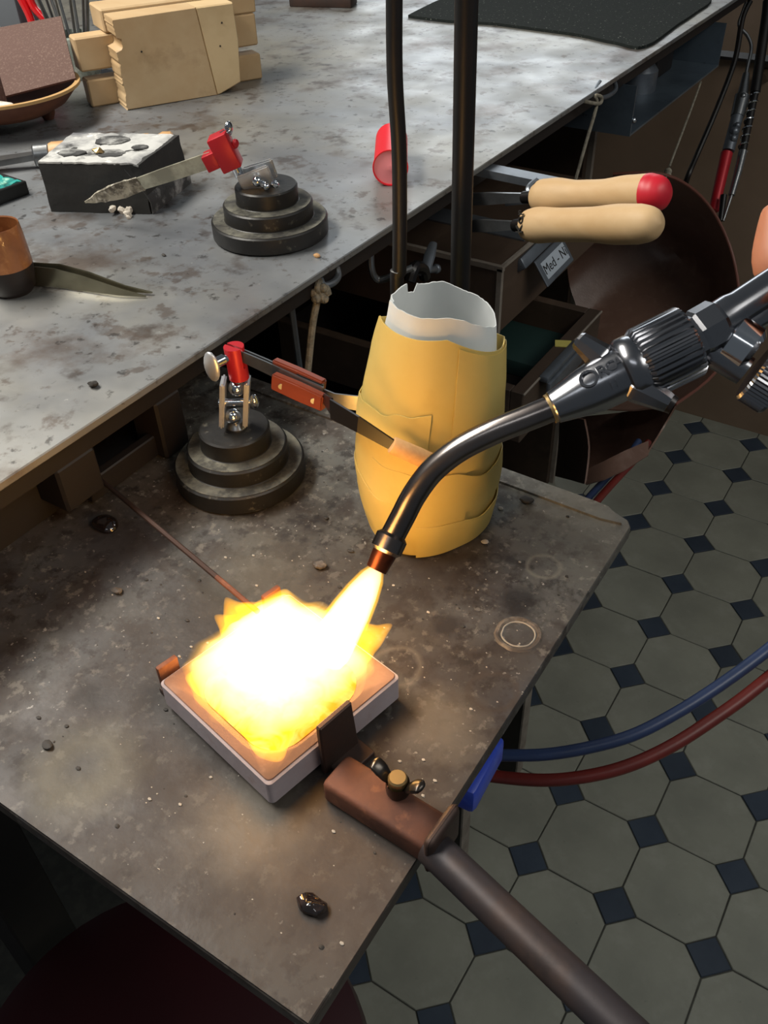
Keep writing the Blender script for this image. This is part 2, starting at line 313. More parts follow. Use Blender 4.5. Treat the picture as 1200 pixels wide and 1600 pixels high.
def tube(bm, pts, r, seg=12, n=8, smooth=True, flat=1.0, up=(0, 0, 1)):
    P = spline(pts, n) if smooth else [V3(p) for p in pts]
    k = len(P)
    def rad(t):
        if not isinstance(r, (list, tuple)): return r
        x = t * (len(r) - 1); i = min(int(x), len(r) - 2); return r[i] + (r[i + 1] - r[i]) * (x - i)
    rs = []; prev = None
    for i, p in enumerate(P):
        d = (P[min(i + 1, k - 1)] - P[max(i - 1, 0)]).normalized()
        if prev is None:
            u = V3(up); u = V3((1, 0, 0)) if abs(d.dot(u)) > .95 else u
            x = u.cross(d).normalized()
        else: x = (prev - d * prev.dot(d)).normalized()
        prev = x; y = d.cross(x); rr = rad(i / (k - 1))
        rs.append([p + x * rr * math.cos(2 * math.pi * j / seg) + y * rr * flat * math.sin(2 * math.pi * j / seg) for j in range(seg)])
    rings(bm, rs)
def prism(bm, poly, h, mtx=None, bev=0.0):
    """polygon in xy extruded 0..h in z"""
    if bev:
        c = sum((V3((p[0], p[1], 0)) for p in poly), V3()) / len(poly)
        ins = [tuple((V3((p[0], p[1], 0)) - (V3((p[0], p[1], 0)) - c).normalized() * bev)[:2]) for p in poly]
        rs = [[V3((x, y, 0)) for x, y in poly], [V3((x, y, h - bev)) for x, y in poly], [V3((x, y, h)) for x, y in ins]]
    else: rs = [[V3((x, y, 0)) for x, y in poly], [V3((x, y, h)) for x, y in poly]]
    if mtx is not None: rs = [[mtx @ p for p in r] for r in rs]
    rings(bm, rs)
def strip(bm, pts, nrm, width, thick):
    """flat bar: centre points, width along nrm (constant vector), thickness perpendicular"""
    P = [V3(p) for p in pts]; nrm = V3(nrm).normalized(); rs = []
    for i, p in enumerate(P):
        d = (P[min(i + 1, len(P) - 1)] - P[max(i - 1, 0)]).normalized(); t = d.cross(nrm).normalized()
        wd = width[i] if isinstance(width, (list, tuple)) else width
        tk = thick[i] if isinstance(thick, (list, tuple)) else thick
        w = (nrm - d * nrm.dot(d)).normalized() * wd / 2; q = t * tk / 2
        rs.append([p - w - q, p + w - q, p + w + q, p - w + q])
    rings(bm, rs)
def sheet(bm, grid, thick, nfun=None):
    """grid[i][j] of points -> thin closed solid"""
    ni = len(grid); nj = len(grid[0])
    nr = [[None] * nj for _ in range(ni)]
    for i in range(ni):
        for j in range(nj):
            a = grid[min(i + 1, ni - 1)][j] - grid[max(i - 1, 0)][j]; b = grid[i][min(j + 1, nj - 1)] - grid[i][max(j - 1, 0)]
            c = a.cross(b); nr[i][j] = c.normalized() if c.length > 1e-12 else V3((0, 0, 1))
    A = [[bm.verts.new(grid[i][j]) for j in range(nj)] for i in range(ni)]
    B = [[bm.verts.new(grid[i][j] - nr[i][j] * thick) for j in range(nj)] for i in range(ni)]
    for i in range(ni - 1):
        for j in range(nj - 1):
            bm.faces.new((A[i][j], A[i + 1][j], A[i + 1][j + 1], A[i][j + 1]))
            bm.faces.new((B[i][j], B[i][j + 1], B[i + 1][j + 1], B[i + 1][j]))
    for i in range(ni - 1):
        bm.faces.new((A[i][0], B[i][0], B[i + 1][0], A[i + 1][0])); bm.faces.new((A[i][-1], A[i + 1][-1], B[i + 1][-1], B[i][-1]))
    for j in range(nj - 1):
        bm.faces.new((A[0][j], A[0][j + 1], B[0][j + 1], B[0][j])); bm.faces.new((A[-1][j], B[-1][j], B[-1][j + 1], A[-1][j + 1]))
def jitter(bm, amp, sc=40, seed=0):
    for v in bm.verts:
        v.co += noise.noise_vector(v.co * sc + V3((seed, seed * 2.1, 0))) * amp
def make_mesh(name, bm, mt, sharp=32):
    bmesh.ops.recalc_face_normals(bm, faces=bm.faces)
    me = bpy.data.meshes.new(name); bm.to_mesh(me); bm.free()
    for p in me.polygons: p.use_smooth = True
    me.set_sharp_from_angle(angle=math.radians(sharp))
    me.materials.append(M[mt] if isinstance(mt, str) else mt); return me
ROOT = {}
def thing(name, label, cat, loc=(0, 0, 0), group=None):
    o = bpy.data.objects.new(name, None); COL.objects.link(o); o.location = loc; o.empty_display_size = .02
    o['label'] = label; o['category'] = cat
    if group: o['group'] = group
    ROOT[o.name] = V3(loc); return o
def part(name, bm, mt, parent, label=None, sharp=32, stuff=False):
    """mesh given in world coordinates, made a child of parent"""
    org = ROOT[parent.name]
    for v in bm.verts: v.co -= org
    o = bpy.data.objects.new(name, make_mesh(name, bm, mt, sharp)); COL.objects.link(o); o.parent = parent
    ROOT[o.name] = org
    if label: o['label'] = label
    if stuff: o['kind'] = 'stuff'
    return o
def solo(name, bm, mt, label, cat, loc, group=None, sharp=32, kind=None):
    for v in bm.verts: v.co -= V3(loc)
    o = bpy.data.objects.new(name, make_mesh(name, bm, mt, sharp)); COL.objects.link(o); o.location = loc
    if label: o['label'] = label
    if cat: o['category'] = cat
    if group: o['group'] = group
    if kind: o['kind'] = kind
    ROOT[o.name] = V3(loc); return o
def text_bm(s, size, mtx, depth=.0004):
    cu = bpy.data.curves.new('t', 'FONT'); cu.body = s; cu.size = size; cu.extrude = depth; cu.align_x = 'CENTER'; cu.align_y = 'CENTER'
    o = bpy.data.objects.new('t', cu); COL.objects.link(o)
    bpy.context.view_layer.update()
    me = bpy.data.meshes.new_from_object(o.evaluated_get(bpy.context.evaluated_depsgraph_get()))
    bm = BM(); bm.from_mesh(me); bpy.data.objects.remove(o); bpy.data.curves.remove(cu); bpy.data.meshes.remove(me)
    xf(bm.verts, mtx); return bm

# ================================================================== SETTING
S = 0.15
bm = BM(); box(bm, (-.5, 1.2, -.022), (6, 6.0, .04)); 
floor = solo('floor', bm, 'grout', None, None, (0, 0, 0), kind='structure')
floor['label'] = 'tiled floor of pale octagons and dark blue-grey squares'
def tile_mesh(name, poly, mt):
    bm = BM(); prism(bm, poly, .0125, Matrix.Translation((0, 0, -.0125)), .0012); return make_mesh(name, bm, mt, 25)
c = .24 * S; h = S / 2 - .0011; q = S / 2 - c - .0004
octa = [tile_mesh('octagon_tile', [(q, -h), (h, -q), (h, q), (q, h), (-q, h), (-h, q), (-h, -q), (-q, -h)], 'tile_pale')]
k = c - .0012
squa = tile_mesh('square_tile', [(k, 0), (0, k), (-k, 0), (0, -k)], 'tile_dark')
for i in range(-6, 12):
    for j in range(-4, 8):
        for nm, me, dx in (('octagon_tile', octa[0], .5), ('square_tile', squa, 0)):
            o = bpy.data.objects.new(nm, me); COL.objects.link(o); o.parent = floor
            o.location = ((j + dx) * S, (i + dx) * S, random.uniform(-.0006, .0006))
            o.rotation_euler = (random.uniform(-.003, .003), random.uniform(-.003, .003), random.randint(0, 3) * math.pi / 2 + random.uniform(-.004, .004))
bm = BM(); box(bm, (-.5, 4.2, 1.4), (6, .06, 2.8)); solo('wall_back', bm, 'panel_brown', None, None, (-.5, 4.2, 0), kind='structure')

# ================================================================== WORKBENCH
XE = -0.334                                       # bench front edge
bench = thing('workbench', 'long steel-topped jeweller\'s workbench with a dark wooden underframe, stained and worn', 'workbench', (-.9, .1, 0))
bm = BM(); box(bm, ((XE - 1.6) / 2, .1, ZT - .003), (1.6 + XE, 2.6, .006), bev=.0008, seg=1)
part('steel_top', bm, 'bench_steel', bench)
bm = BM(); box(bm, (-.975, .1, 1.057), (1.25, 2.58, .0235)); part('top_board', bm, 'dark_wood', bench)
bm = BM(); box(bm, (-.387, -.87, 1.02), (.02, .58, .05)); part('front_apron', bm, 'dark_wood', bench)
# two wooden bracket blocks and the shallow tray hung between them, left of the lower stand
for (u, v, hgt, wd) in ((262, 640, .05, .026), (112, 712, .036, .034)):
    p = PX(u, v, -.352); bm = BM(); box(bm, (p.x - .012, p.y, 1.046 - hgt / 2), (.03, wd, hgt), bev=.002, seg=1); part('bracket_block', bm, 'dark_wood', bench)
yL = PX(130, 748, -.362).y; yR = PX(292, 690, -.362).y
bm = BM(); box(bm, (-.362, (yL + yR) / 2, 1.006), (.008, yR - yL, .018), bev=.001, seg=1); part('tray_rail', bm, 'dark_wood', bench)
bm = BM(); box(bm, (-.415, (yL + yR) / 2, .9995), (.10, yR - yL - .004, .005)); part('tray_bottom', bm, 'dark_wood', bench)
bm = BM(); box(bm, (-.39, yR - .01, 1.015), (.05, .008, .034)); part('tray_end', bm, 'dark_wood', bench)
for (x, y) in ((-1.5, -1.1), (-1.5, 1.3), (-.62, 1.34), (-.62, -1.12)):
    bm = BM(); box(bm, (x, y, .522), (.07, .07, 1.045), bev=.003, seg=1); part('leg', bm, 'dark_wood', bench)
# drawer pedestal under the bench with its pale front edge
PEDY = .793
bm = BM(); box(bm, (-.85, .775, .52), (.62, .02, 1.04)); part('side_panel', bm, 'drawer_wood', bench)
bm = BM(); box(bm, (-.535, PEDY - .004, .5), (.010, .012, 1.0)); part('panel_edging', bm, 'drawer_edge', bench)
bm = BM(); box(bm, (-.85, -.35, .52), (.62, .02, 1.04)); part('side_panel', bm, 'dark_wood', bench)
bm = BM(); box(bm, (-1.17, .21, .52), (.02, 1.1, 1.04)); part('back_panel', bm, 'dark_wood', bench)
bm = BM(); box(bm, (-.85, .21, .62), (.6, 1.1, .015)); part('shelf', bm, 'dark_wood', bench)

# upper drawer, pulled out
dr = thing('drawer', 'closed-topped wooden drawer box with pale worn edges, pulled out under the bench', 'drawer', (-.55, .15, .86))
y0, y1 = -.012, .30; zt, zb_ = .942, .858
bm = BM(); box(bm, (-.56, (y0 + y1) / 2, (zt + zb_) / 2), (.46, y1 - y0, zt - zb_)); part('box', bm, 'drawer_wood', dr)
bm = BM()
box(bm, (-.56, y0, zt), (.466, .006, .006)); box(bm, (-.331, (y0 + y1) / 2, zt), (.004, y1 - y0, .004)); box(bm, (-.331, y0, (zt + zb_) / 2), (.006, .006, zt - zb_))
part('worn_edge', bm, 'drawer_edge', dr)
bm = BM(); box(bm, (-.42, y0 + .10, zt + .0012), (.16, .04, .002)); part('lid_strip', bm, 'grey_metal', dr)
# label pull
a = PX(845, 412, -.312); b = PX(879, 378, -.312); d = PX(857, 437, -.300)
xd = (b - a).normalized(); yd = (d - a); yd = (yd - xd * yd.dot(xd)).normalized(); zd = xd.cross(yd)
if zd.dot(CAM - a) < 0: zd = -zd
Wd = (b - a).length; Hd = (d - a).length
fr = axes(a, xd, -yd, zd)
bm = BM(); box(bm, (Wd / 2, -Hd / 2, -.0025), (Wd + .014, Hd + .014, .003), fr, bev=.001, seg=1)
box(bm, (Wd / 2 - .012, Hd * .25 + .009, -.011), (Wd + .030, Hd * .7, .016), fr, bev=.003)
lp = part('label_pull', bm, 'grey_metal', dr)
bm = BM(); box(bm, (Wd / 2, -Hd / 2, -.0008), (Wd, Hd, .0006), fr); part('paper_label', bm, 'label_paper', lp)
bm = text_bm('Med - Ni', Hd * .80, fr @ Matrix.Translation((Wd / 2, -Hd * .5, -.0003)), .0001); part('lettering', bm, 'ink', lp, 'reads Med - Ni')

# lower drawer, open
ld = thing('open_drawer', 'open wooden drawer pulled far out below the upper one, papers inside', 'drawer', (-.4, .04, .78))
lx = -.26; a = PX(818, 616, lx); b = PX(940, 484, lx); zr = a.z; ya, yb = a.y, b.y; dep = .07; xb = -.62; rw = .017
bm = BM(); box(bm, (lx - rw / 2, (ya + yb) / 2, zr - dep / 2), (rw, yb - ya, dep), bev=.0012, seg=1); part('front', bm, 'drawer_wood', ld)
bm = BM(); box(bm, (lx + .0006, (ya + yb) / 2, zr - .001), (.0016, yb - ya, .002)); part('worn_edge', bm, 'drawer_edge', ld)
for y in (ya + .007, yb - .007):
    bm = BM(); box(bm, ((lx - rw + xb) / 2, y, zr - dep / 2), (lx - rw - xb, .014, dep - .001), bev=.001, seg=1); part('side', bm, 'drawer_wood', ld)
bm = BM(); box(bm, ((lx + xb) / 2, (ya + yb) / 2, zr - dep + .004), (lx - xb - rw, yb - ya - .028, .006)); part('bottom', bm, 'dark_wood', ld)
bm = BM(); box(bm, (xb + .006, (ya + yb) / 2, zr - dep / 2), (.012, yb - ya - .028, dep - .002)); part('back', bm, 'dark_wood', ld)
p = PX(878, 570, lx + .004)
bm = BM(); yc = (PX(857, 597, lx + .012).y + PX(909, 546, lx + .012).y) / 2; wl = PX(909, 546, lx + .012).y - PX(857, 597, lx + .012).y
zc = PX(880, 575, lx + .012).z
box(bm, (lx + .005, yc, zc + .004), (.012, wl, .008), bev=.002); box(bm, (lx + .012, yc, zc - .010), (.006, wl, .022), Matrix.Identity(4), bev=.002)
part('handle', bm, 'grey_metal', ld, 'grey metal pull')
p = PZ(880, 537, zr + .0006); bm = BM(); box(bm, (0, 0, 0), (.020, .016, .0008), axes(p, V3((.9, .4, 0)).normalized(), V3((-.4, .9, 0)).normalized(), V3((0, 0, 1)))); part('tape', bm, 'tape_yellow', ld, 'scrap of yellow-green tape')
zin = zr - dep + .008
p = PZ(830, 545, zin + .012)
bm = BM(); box(bm, (p.x, p.y, zin + .011), (.14, .11, .022), bev=.002); solo('notebook', bm, 'book_green', 'dark green notebook lying in the open drawer', 'book', (p.x, p.y, zin))
p = PZ(818, 488, zin + .03)
bm = BM()
for i in range(3):
    r = Matrix.Translation((-.42 - i * .004, yb - .075 + .008 * i, zin + .002 + .0022 * i)) @ Matrix.Rotation(.2 * i - .1, 4, 'Z'); box(bm, (0, 0, 0), (.12, .07, .0018), r)
solo('paper_stack', bm, 'paper_grey', 'pale papers at the back of the open drawer', 'paper', (-.42, yb - .075, zin))

# files held under the bench edge
def file_handle(name, label, pts, rr, redcap, text=None):
    P = [V3(p) for p in pts]; t = thing(name, label, 'file', P[0], 'wooden-handled files under the bench edge' if False else None)
    ax = (P[-1] - P[0]).normalized(); L = (P[-1] - P[0]).length
    prof = [(r_, f * L) for f, r_ in rr]
    mtx = look(P[0], P[-1])
    cut = .85 if redcap else 2
    # dense profile by interpolation
    def dense(f0, f1, n):
        out = []
        for i in range(n + 1):
            f = f0 + (f1 - f0) * i / n
            for (fa, ra), (fb, rb) in zip(rr, rr[1:]):
                if fa <= f <= fb + 1e-9:
                    s = (f - fa) / (fb - fa) if fb > fa else 0; s = s * s * (3 - 2 * s) if f < .9 else s
                    out.append((ra + (rb - ra) * s, f * L)); break
        return out
    bm = BM(); lathe(bm, dense(0, min(cut, 1), 44), 24, mtx); part('handle', bm, 'handle_wood', t)
    if redcap:
        bm = BM(); pr = dense(.85, 1, 12); pr = [(r_ + .0002, z_) for r_, z_ in pr]; lathe(bm, pr, 24, mtx); part('painted_end', bm, 'red_paint', t, 'red dipped handle end')
    bm = BM(); cyl(bm, P[0] - ax * .016, P[0] + ax * .004, .0058, .007); part('ferrule', bm, 'black_steel', t)
    bm = BM(); strip(bm, [P[0] - ax * .105, P[0] - ax * .06, P[0] - ax * .012], V3((0, 0, 1)), [.012, .012, .008], .004); part('file_blade', bm, 'dull_steel', t)
    if text:
        x = V3((0, 0, 1)); x = (x - ax * x.dot(ax)).normalized(); v = (CAM - P[0]); n = (v - ax * v.dot(ax)).normalized(); 
        yv = -ax; xv = yv.cross(n).normalized()
        rad = rr[2][1]
        bm = text_bm(text, .013, axes(P[0] + ax * .0085 + n * (rad * .93) + xv * .003, xv, yv, n), .0012); part('lettering', bm, 'ink', t, 'reads Kor')
    return t
R0 = .0125
d0, d1 = .86, .75
file_handle('file', 'wooden-handled file with plain rounded end, lower of the two under the bench edge',
    [PD(822, 352, .845), PD(1033, 350, .72)], [(0, .0105), (.03, .0150), (.10, .0165), (.30, .0150), (.5, .0150), (.72, .0168), (.86, .0163), (.92, .0148), (.96, .0122), (.985, .0080), (1, .001)], False, 'Kor')
file_handle('file', 'wooden-handled file with red dipped end, upper of the two under the bench edge',
    [PD(838, 308, .86), PD(1046, 302, .76)], [(0, .0125), (.05, .0165), (.16, .0170), (.35, .0140), (.5, .0138), (.72, .0165), (.87, .0170), (.93, .0152), (.965, .0124), (.988, .0080), (1, .001)], True)
# file rest: a steel strip rail carrying the two files
bm = BM(); a = PD(740, 262, .93); b = PD(925, 300, .90)
rail = thing('file_rack', 'dark steel rail under the bench edge holding the two files', 'rack', (a.x, a.y, 1.04))
strip(bm, [a, b], V3((0, 0, 1)), .008, .02); part('rail', bm, 'grey_metal', rail)
p0 = PD(826, 352, .855); p1 = PD(842, 300, .87)
bm = BM(); tube(bm, [PD(838, 283, .885), PD(826, 296, .872), PD(836, 312, .872)], .0035, 8); part('hook', bm, 'grey_metal', rail)
bm = BM(); strip(bm, [PD(790, 315, .90), PD(828, 311, .88)], V3((0, 0, 1)), .008, .004); part('prong', bm, 'grey_metal', rail)
bm = BM(); box(bm, (a.x - .02, a.y, (a.z + 1.045) / 2), (.02, .02, 1.045 - a.z)); part('bracket', bm, 'dark_wood', rail)
bm = BM(); box(bm, (b.x - .03, b.y, (b.z + 1.045) / 2), (.012, .012, 1.045 - b.z)); part('bracket', bm, 'dark_wood', rail)

# steel tray hung under the bench edge farther along
tr = thing('steel_tray', 'blue-grey open steel tray hung under the far end of the bench edge', 'tray', (-.42, .59, .98))
zt_ = .982; y0 = PX(985, 212, -.33).y; y1 = PX(1122, 102, -.33).y
bm = BM(); box(bm, (-.43, (y0 + y1) / 2, zt_), (.20, y1 - y0, .003)); part('tray_floor', bm, 'tray_steel', tr)
bm = BM(); box(bm, (-.43, y0 - .0015, (zt_ + 1.045) / 2), (.20, .003, 1.045 - zt_ + .003)); part('tray_wall', bm, 'tray_steel', tr)
bm = BM(); box(bm, (-.43, y1 + .0015, (zt_ + 1.045) / 2), (.20, .003, 1.045 - zt_ + .003)); part('tray_wall', bm, 'tray_steel', tr)
bm = BM(); ball(bm, PX(990, 188, -.329), .004); part('rivet', bm, 'chrome', tr)
bm = BM(); box(bm, (-.44, y1 - .10, zt_ + .022), (.10, .08, .04), bev=.004); solo('small_box', bm, 'dark_wood', 'small dark box standing in the steel tray', 'box', (-.44, y1 - .10, zt_))
bm = BM(); lathe(bm, [(.030, 0), (.030, .03), (.018, .045), (.018, .055)], 20, Matrix.Translation((-.40, y1 - .20, zt_ + .0016))); solo('pale_pot', bm, 'grey_metal', 'small pale pot in the steel tray', 'pot', (-.40, y1 - .20, zt_))

# ---- hooks and cords along the bench edge
def cordm(pts, r=.0022): b = BM(); tube(b, pts, r, 8); return b
hk = thing('hook', 'bent steel hook under the bench edge with a pale cord tied to it', 'hook', PX(925, 150, -.34))
bm = BM(); tube(bm, [PX(958, 122, -.345), PX(962, 140, -.335), PX(945, 152, -.332), PX(928, 148, -.335), PX(937, 128, -.345)], .0028, 8); part('ring', bm, 'grey_metal', hk)
cd1 = thing('cord', 'pale cord tied to the hook left of the steel tray, hanging straight down', 'cord', PX(935, 160, -.33))
bm = cordm([PX(912, 158, -.335), PX(936, 162, -.328), PX(940, 152, -.328), PX(930, 150, -.332), PX(932, 166, -.33), PX(915, 225, -.33), PX(898, 285, -.33)]); part('strand', bm, 'cord', cd1)
cd2 = thing('cord', 'pale cord knotted to the rim of the brown leather catch skin', 'cord', PX(1042, 268, -.31))
bm = cordm([PX(1095, 128, -.336), PX(1080, 170, -.33), PX(1046, 260, -.312)], .0018); part('strand', bm, 'cord', cd2)
bm = BM(); p = PX(1044, 268, -.312); ball(bm, p, .006, 10); ball(bm, p + V3((.002, -.004, -.004)), .005, 10); tube(bm, [p, PX(1038, 282, -.31)], .002, 6, smooth=False); part('knot', bm, 'cord', cd2)
hk2 = thing('hook', 'rounded steel loop under the bench edge with a frayed cord on it', 'hook', PX(515, 430, -.35))
bm = BM(); tube(bm, [PX(526, 418, -.352), PX(528, 432, -.348), PX(520, 442, -.346), PX(506, 446, -.348), PX(500, 436, -.352)], .0032, 10); part('loop', bm, 'grey_metal', hk2)
cd3 = thing('cord', 'thick twisted cord hanging behind the wood-gripped tweezers', 'cord', PX(495, 450, -.35))
bm = cordm([PX(499, 438, -.35), PX(496, 452, -.346), PX(497, 462, -.348), PX(488, 510, -.35), PX(480, 590, -.352)], .0032); part('strand', bm, 'cord', cd3)
bm = BM(); 
for k in range(7):
    p = PX(497, 458, -.346) + V3((random.uniform(-.004, .004), random.uniform(-.006, .008), random.uniform(-.006, .006))); ball(bm, p, .0042, 8)
tube(bm, [PX(500, 456, -.345), PX(508, 452, -.343), PX(511, 460, -.342)], [.003, .0042, .0045], 8); part('knot', bm, 'cord', cd3)
hk3 = thing('hook', 'large J-shaped steel hook under the bench edge, left of the black rods', 'hook', PX(595, 420, -.36))
bm = BM(); tube(bm, [PX(579, 388, -.362), PX(580, 415, -.36), PX(585, 432, -.358), PX(597, 437, -.352), PX(625, 426, -.33), PX(645, 418, -.32)], .0034, 10); part('rod', bm, 'dull_steel', hk3)
cl = thing('clamp', 'dark steel screw clamp hanging behind the black rods', 'clamp', PX(655, 415, -.34))
bm = BM(); tube(bm, [PX(640, 440, -.33), PX(648, 418, -.33), PX(660, 420, -.332), PX(664, 432, -.334)], .006, 10); part('ring', bm, 'black_steel', cl)
bm = BM(); tube(bm, [PX(677, 380, -.345), PX(671, 400, -.34), PX(664, 428, -.334)], [.004, .006, .005], 10, flat=.6); part('lever', bm, 'grey_metal', cl)
bm = BM(); a, b = PX(655, 425, -.333), PX(682, 420, -.338); cyl(bm, a, b, .0035); ball(bm, b, .005, 10); part('screw', bm, 'grey_metal', cl)
ba = thing('batten', 'thin grey batten leaning under the bench behind the tweezers', 'batten', PX(470, 560, -.42))
bm = BM(); tube(bm, [PX(455, 475, -.40), PX(469, 580, -.42)], .003, 6, smooth=False); part('bar', bm, 'grey_metal', ba)

# ---- leather catch skin
sk = thing('catch_skin', 'brown leather catch skin hanging in a deep fold under the bench edge', 'leather skin', (-.3, .5, .7))
rim = [PD(958, 272, 1.42), PD(1010, 270, 1.4), PD(1042, 274, 1.395), PD(1075, 290, 1.42), PD(1105, 318, 1.45), PD(1128, 355, 1.47), PD(1145, 400, 1.48), PD(1154, 450, 1.47), PD(1154, 500, 1.45), PD(1140, 550, 1.4), PD(1105, 595, 1.36), PD(1055, 632, 1.32)]
inn = [PD(930, 290, 1.55), PD(950, 320, 1.6), PD(975, 340, 1.66), PD(1000, 350, 1.7), PD(1030, 370, 1.72), PD(1060, 400, 1.72), PD(1082, 430, 1.7), PD(1090, 470, 1.68), PD(1075, 510, 1.65), PD(1040, 550, 1.6), PD(990, 595, 1.52), PD(920, 640, 1.45)]
low = [PD(880, 330, 1.55), PD(880, 380, 1.62), PD(885, 420, 1.7), PD(890, 450, 1.72), PD(900, 480, 1.72), PD(905, 510, 1.72), PD(905, 540, 1.7), PD(900, 565, 1.66), PD(895, 590, 1.62), PD(890, 610, 1.58), PD(885, 630, 1.52), PD(880, 655, 1.45)]
rim = spline(rim, 3); inn = spline(inn, 3); low = spline(low, 3)
grid = []
for a, b, c_ in zip(rim, inn, low): grid.append(spline([a, a.lerp(b, .5) + V3((.01, 0, -.004)), b, b.lerp(c_, .5) + V3((-.02, 0, 0)), c_], 3))
bm = BM(); sheet(bm, grid, .0025); part('pouch', bm, 'leather', sk, sharp=60)
bm = BM(); tube(bm, rim, .0026, 8, n=1, smooth=False); part('rolled_rim', bm, 'leather_rim', sk)
# lower fold: a left flap, a deep back and a lip below
gr = [spline([PX(876, 655, -.42), PX(874, 700, -.41), PX(869, 744, -.40)], 4), spline([PD(898, 652, 1.42), PD(898, 700, 1.42), PD(893, 750, 1.45)], 4), spline([PD(915, 655, 1.30), PD(922, 700, 1.28), PD(916, 757, 1.26)], 4)]
bm = BM(); sheet(bm, gr, .0025); part('left_flap', bm, 'leather', sk, sharp=60)
gr = [spline([PD(905, 652, 1.62), PD(908, 700, 1.60), PD(905, 752, 1.50)], 4), spline([PD(970, 645, 1.60), PD(968, 690, 1.58), PD(955, 745, 1.45)], 4), spline([PD(1060, 630, 1.36), PD(1038, 668, 1.38), PD(1012, 710, 1.34)], 4)]
bm = BM(); sheet(bm, gr, .0025); part('back_flap', bm, 'leather', sk, sharp=60)
gr = [spline([PD(918, 735, 1.28), PD(917, 758, 1.26)], 4), spline([PD(945, 722, 1.25), PD(945, 750, 1.23)], 4), spline([PD(975, 706, 1.25), PD(975, 736, 1.23)], 4), spline([PD(1012, 690, 1.28), PD(1012, 713, 1.26)], 4)]
bm = BM(); sheet(bm, gr, .0025); part('lip', bm, 'leather', sk, sharp=60)

# brown panel of the next bench, and the tools hanging there
pn = thing('side_panel', 'brown panel of the next workstation behind the leather skin', 'panel', (0, 1.25, 0))
p = PY(1170, 95, 1.25)
bm = BM(); box(bm, (-.05, 1.27, p.z / 2 + .0), (1.5, .03, p.z)); part('board', bm, 'panel_brown', pn)
bm = BM(); box(bm, (-.05, 1.262, p.z + .003), (1.5, .05, .006)); part('top_rail', bm, 'dark_wood', pn)
bm = BM(); p = PY(1195, 118, 1.25); cyl(bm, (p.x, 1.256, p.z), (p.x, 1.22, p.z), .014, .011); part('knob', bm, 'drawer_wood', pn)
bm = BM(); box(bm, (.08, 1.68, .80), (.83, .5, 1.6), bev=.03, seg=3); bg = solo('equipment_cabinet', bm, 'black_cloth', 'black cabinet behind the brown panel at the top right corner', 'cabinet', (.08, 1.68, 0))
DH = 1.70
cb = thing('power_cable', 'black cable hanging slanted beside the hanging handpiece', 'cable', PD(1120, 150, DH))
bm = BM(); tube(bm, [PD(1172, 2, DH), PD(1160, 30, DH), PD(1148, 95, DH), PD(1120, 170, DH), PD(1090, 240, DH), PD(1074, 278, DH), PD(1070, 296, 1.76)], .0053, 10); part('cable', bm, 'rubber_black', cb)
hp = thing('handpiece', 'red and chrome hanging handpiece on a wire hook', 'handpiece', PD(1140, 220, DH))
bm = BM(); tube(bm, [PD(1166, 4, DH), PD(1160, 20, DH), PD(1155, 40, DH), PD(1168, 56, DH), PD(1174, 75, DH), PD(1168, 105, DH), PD(1163, 130, DH)], .0033, 8); part('wire_hook', bm, 'dull_steel', hp)
bm = BM(); cyl(bm, PD(1166, 115, DH), PD(1160, 150, DH), .0063, .0101); cyl(bm, PD(1160, 150, DH), PD(1152, 182, DH), .0139, .0126); ball(bm, PD(1161, 150, DH - .0101), .0063, 10); part('collar', bm, 'dull_steel', hp)
bm = BM(); cyl(bm, PD(1152, 182, DH), PD(1138, 236, DH), .0111, .0113); ball(bm, PD(1148, 205, DH - .0101), .0088, 10); ball(bm, PD(1152, 196, DH - .0126), .0063, 10); ball(bm, PD(1146, 216, DH - .0101), .0076, 10); part('chuck', bm, 'grey_metal', hp)
bm = BM(); cyl(bm, PD(1136, 238, DH), PD(1115, 330, DH), .0111, .0095, 20, .0013); part('grip', bm, 'clamp_red', hp, 'red grip sleeve')
bm = BM(); cyl(bm, PD(1131, 305, DH - .0252), PD(1126, 345, DH - .0252), .0063, .0050); part('nose', bm, 'black_steel', hp)
fs = thing('flexible_shaft', 'black flexible shaft with a coil spring and chrome end, at the right edge', 'flexible shaft', PD(1165, 180, DH))
bm = BM(); tube(bm, [PD(1200, 2, DH), PD(1197, 30, DH), PD(1188, 90, DH), PD(1180, 145, DH)], .0095, 12); part('sheath', bm, 'rubber_black', fs)
bm = BM(); cyl(bm, PD(1180, 145, DH), PD(1161, 236, DH), .0069); part('shaft_core', bm, 'rubber_black', fs)
bm = BM(); a, b = PD(1180, 145, DH), PD(1160, 236, DH); mt_ = look(a, b); L = (b - a).length
tube(bm, [mt_ @ V3((.0083 * math.cos(t * .5), .0083 * math.sin(t * .5), L * t / 88)) for t in range(89)], .0016, 6, smooth=False); part('coil_spring', bm, 'chrome', fs)
bm = BM(); cyl(bm, PD(1161, 236, DH), PD(1153, 270, DH), .0082, .0076); cyl(bm, PD(1153, 270, DH), PD(1143, 305, DH), .0073, .0063); part('chrome_end', bm, 'dull_steel', fs)
bm = BM(); cyl(bm, PD(1143, 305, DH), PD(1130, 345, DH), .0035, .0028); part('spindle', bm, 'dull_steel', fs)

# ================================================================== THINGS ON THE BENCH TOP
def frame_at(o, p_along):
    x = V3(p_along) - V3(o); x.z = 0; x.normalize(); y = V3((-x.y, x.x, 0)); return axes(V3(o), x, y, V3((0, 0, 1)))
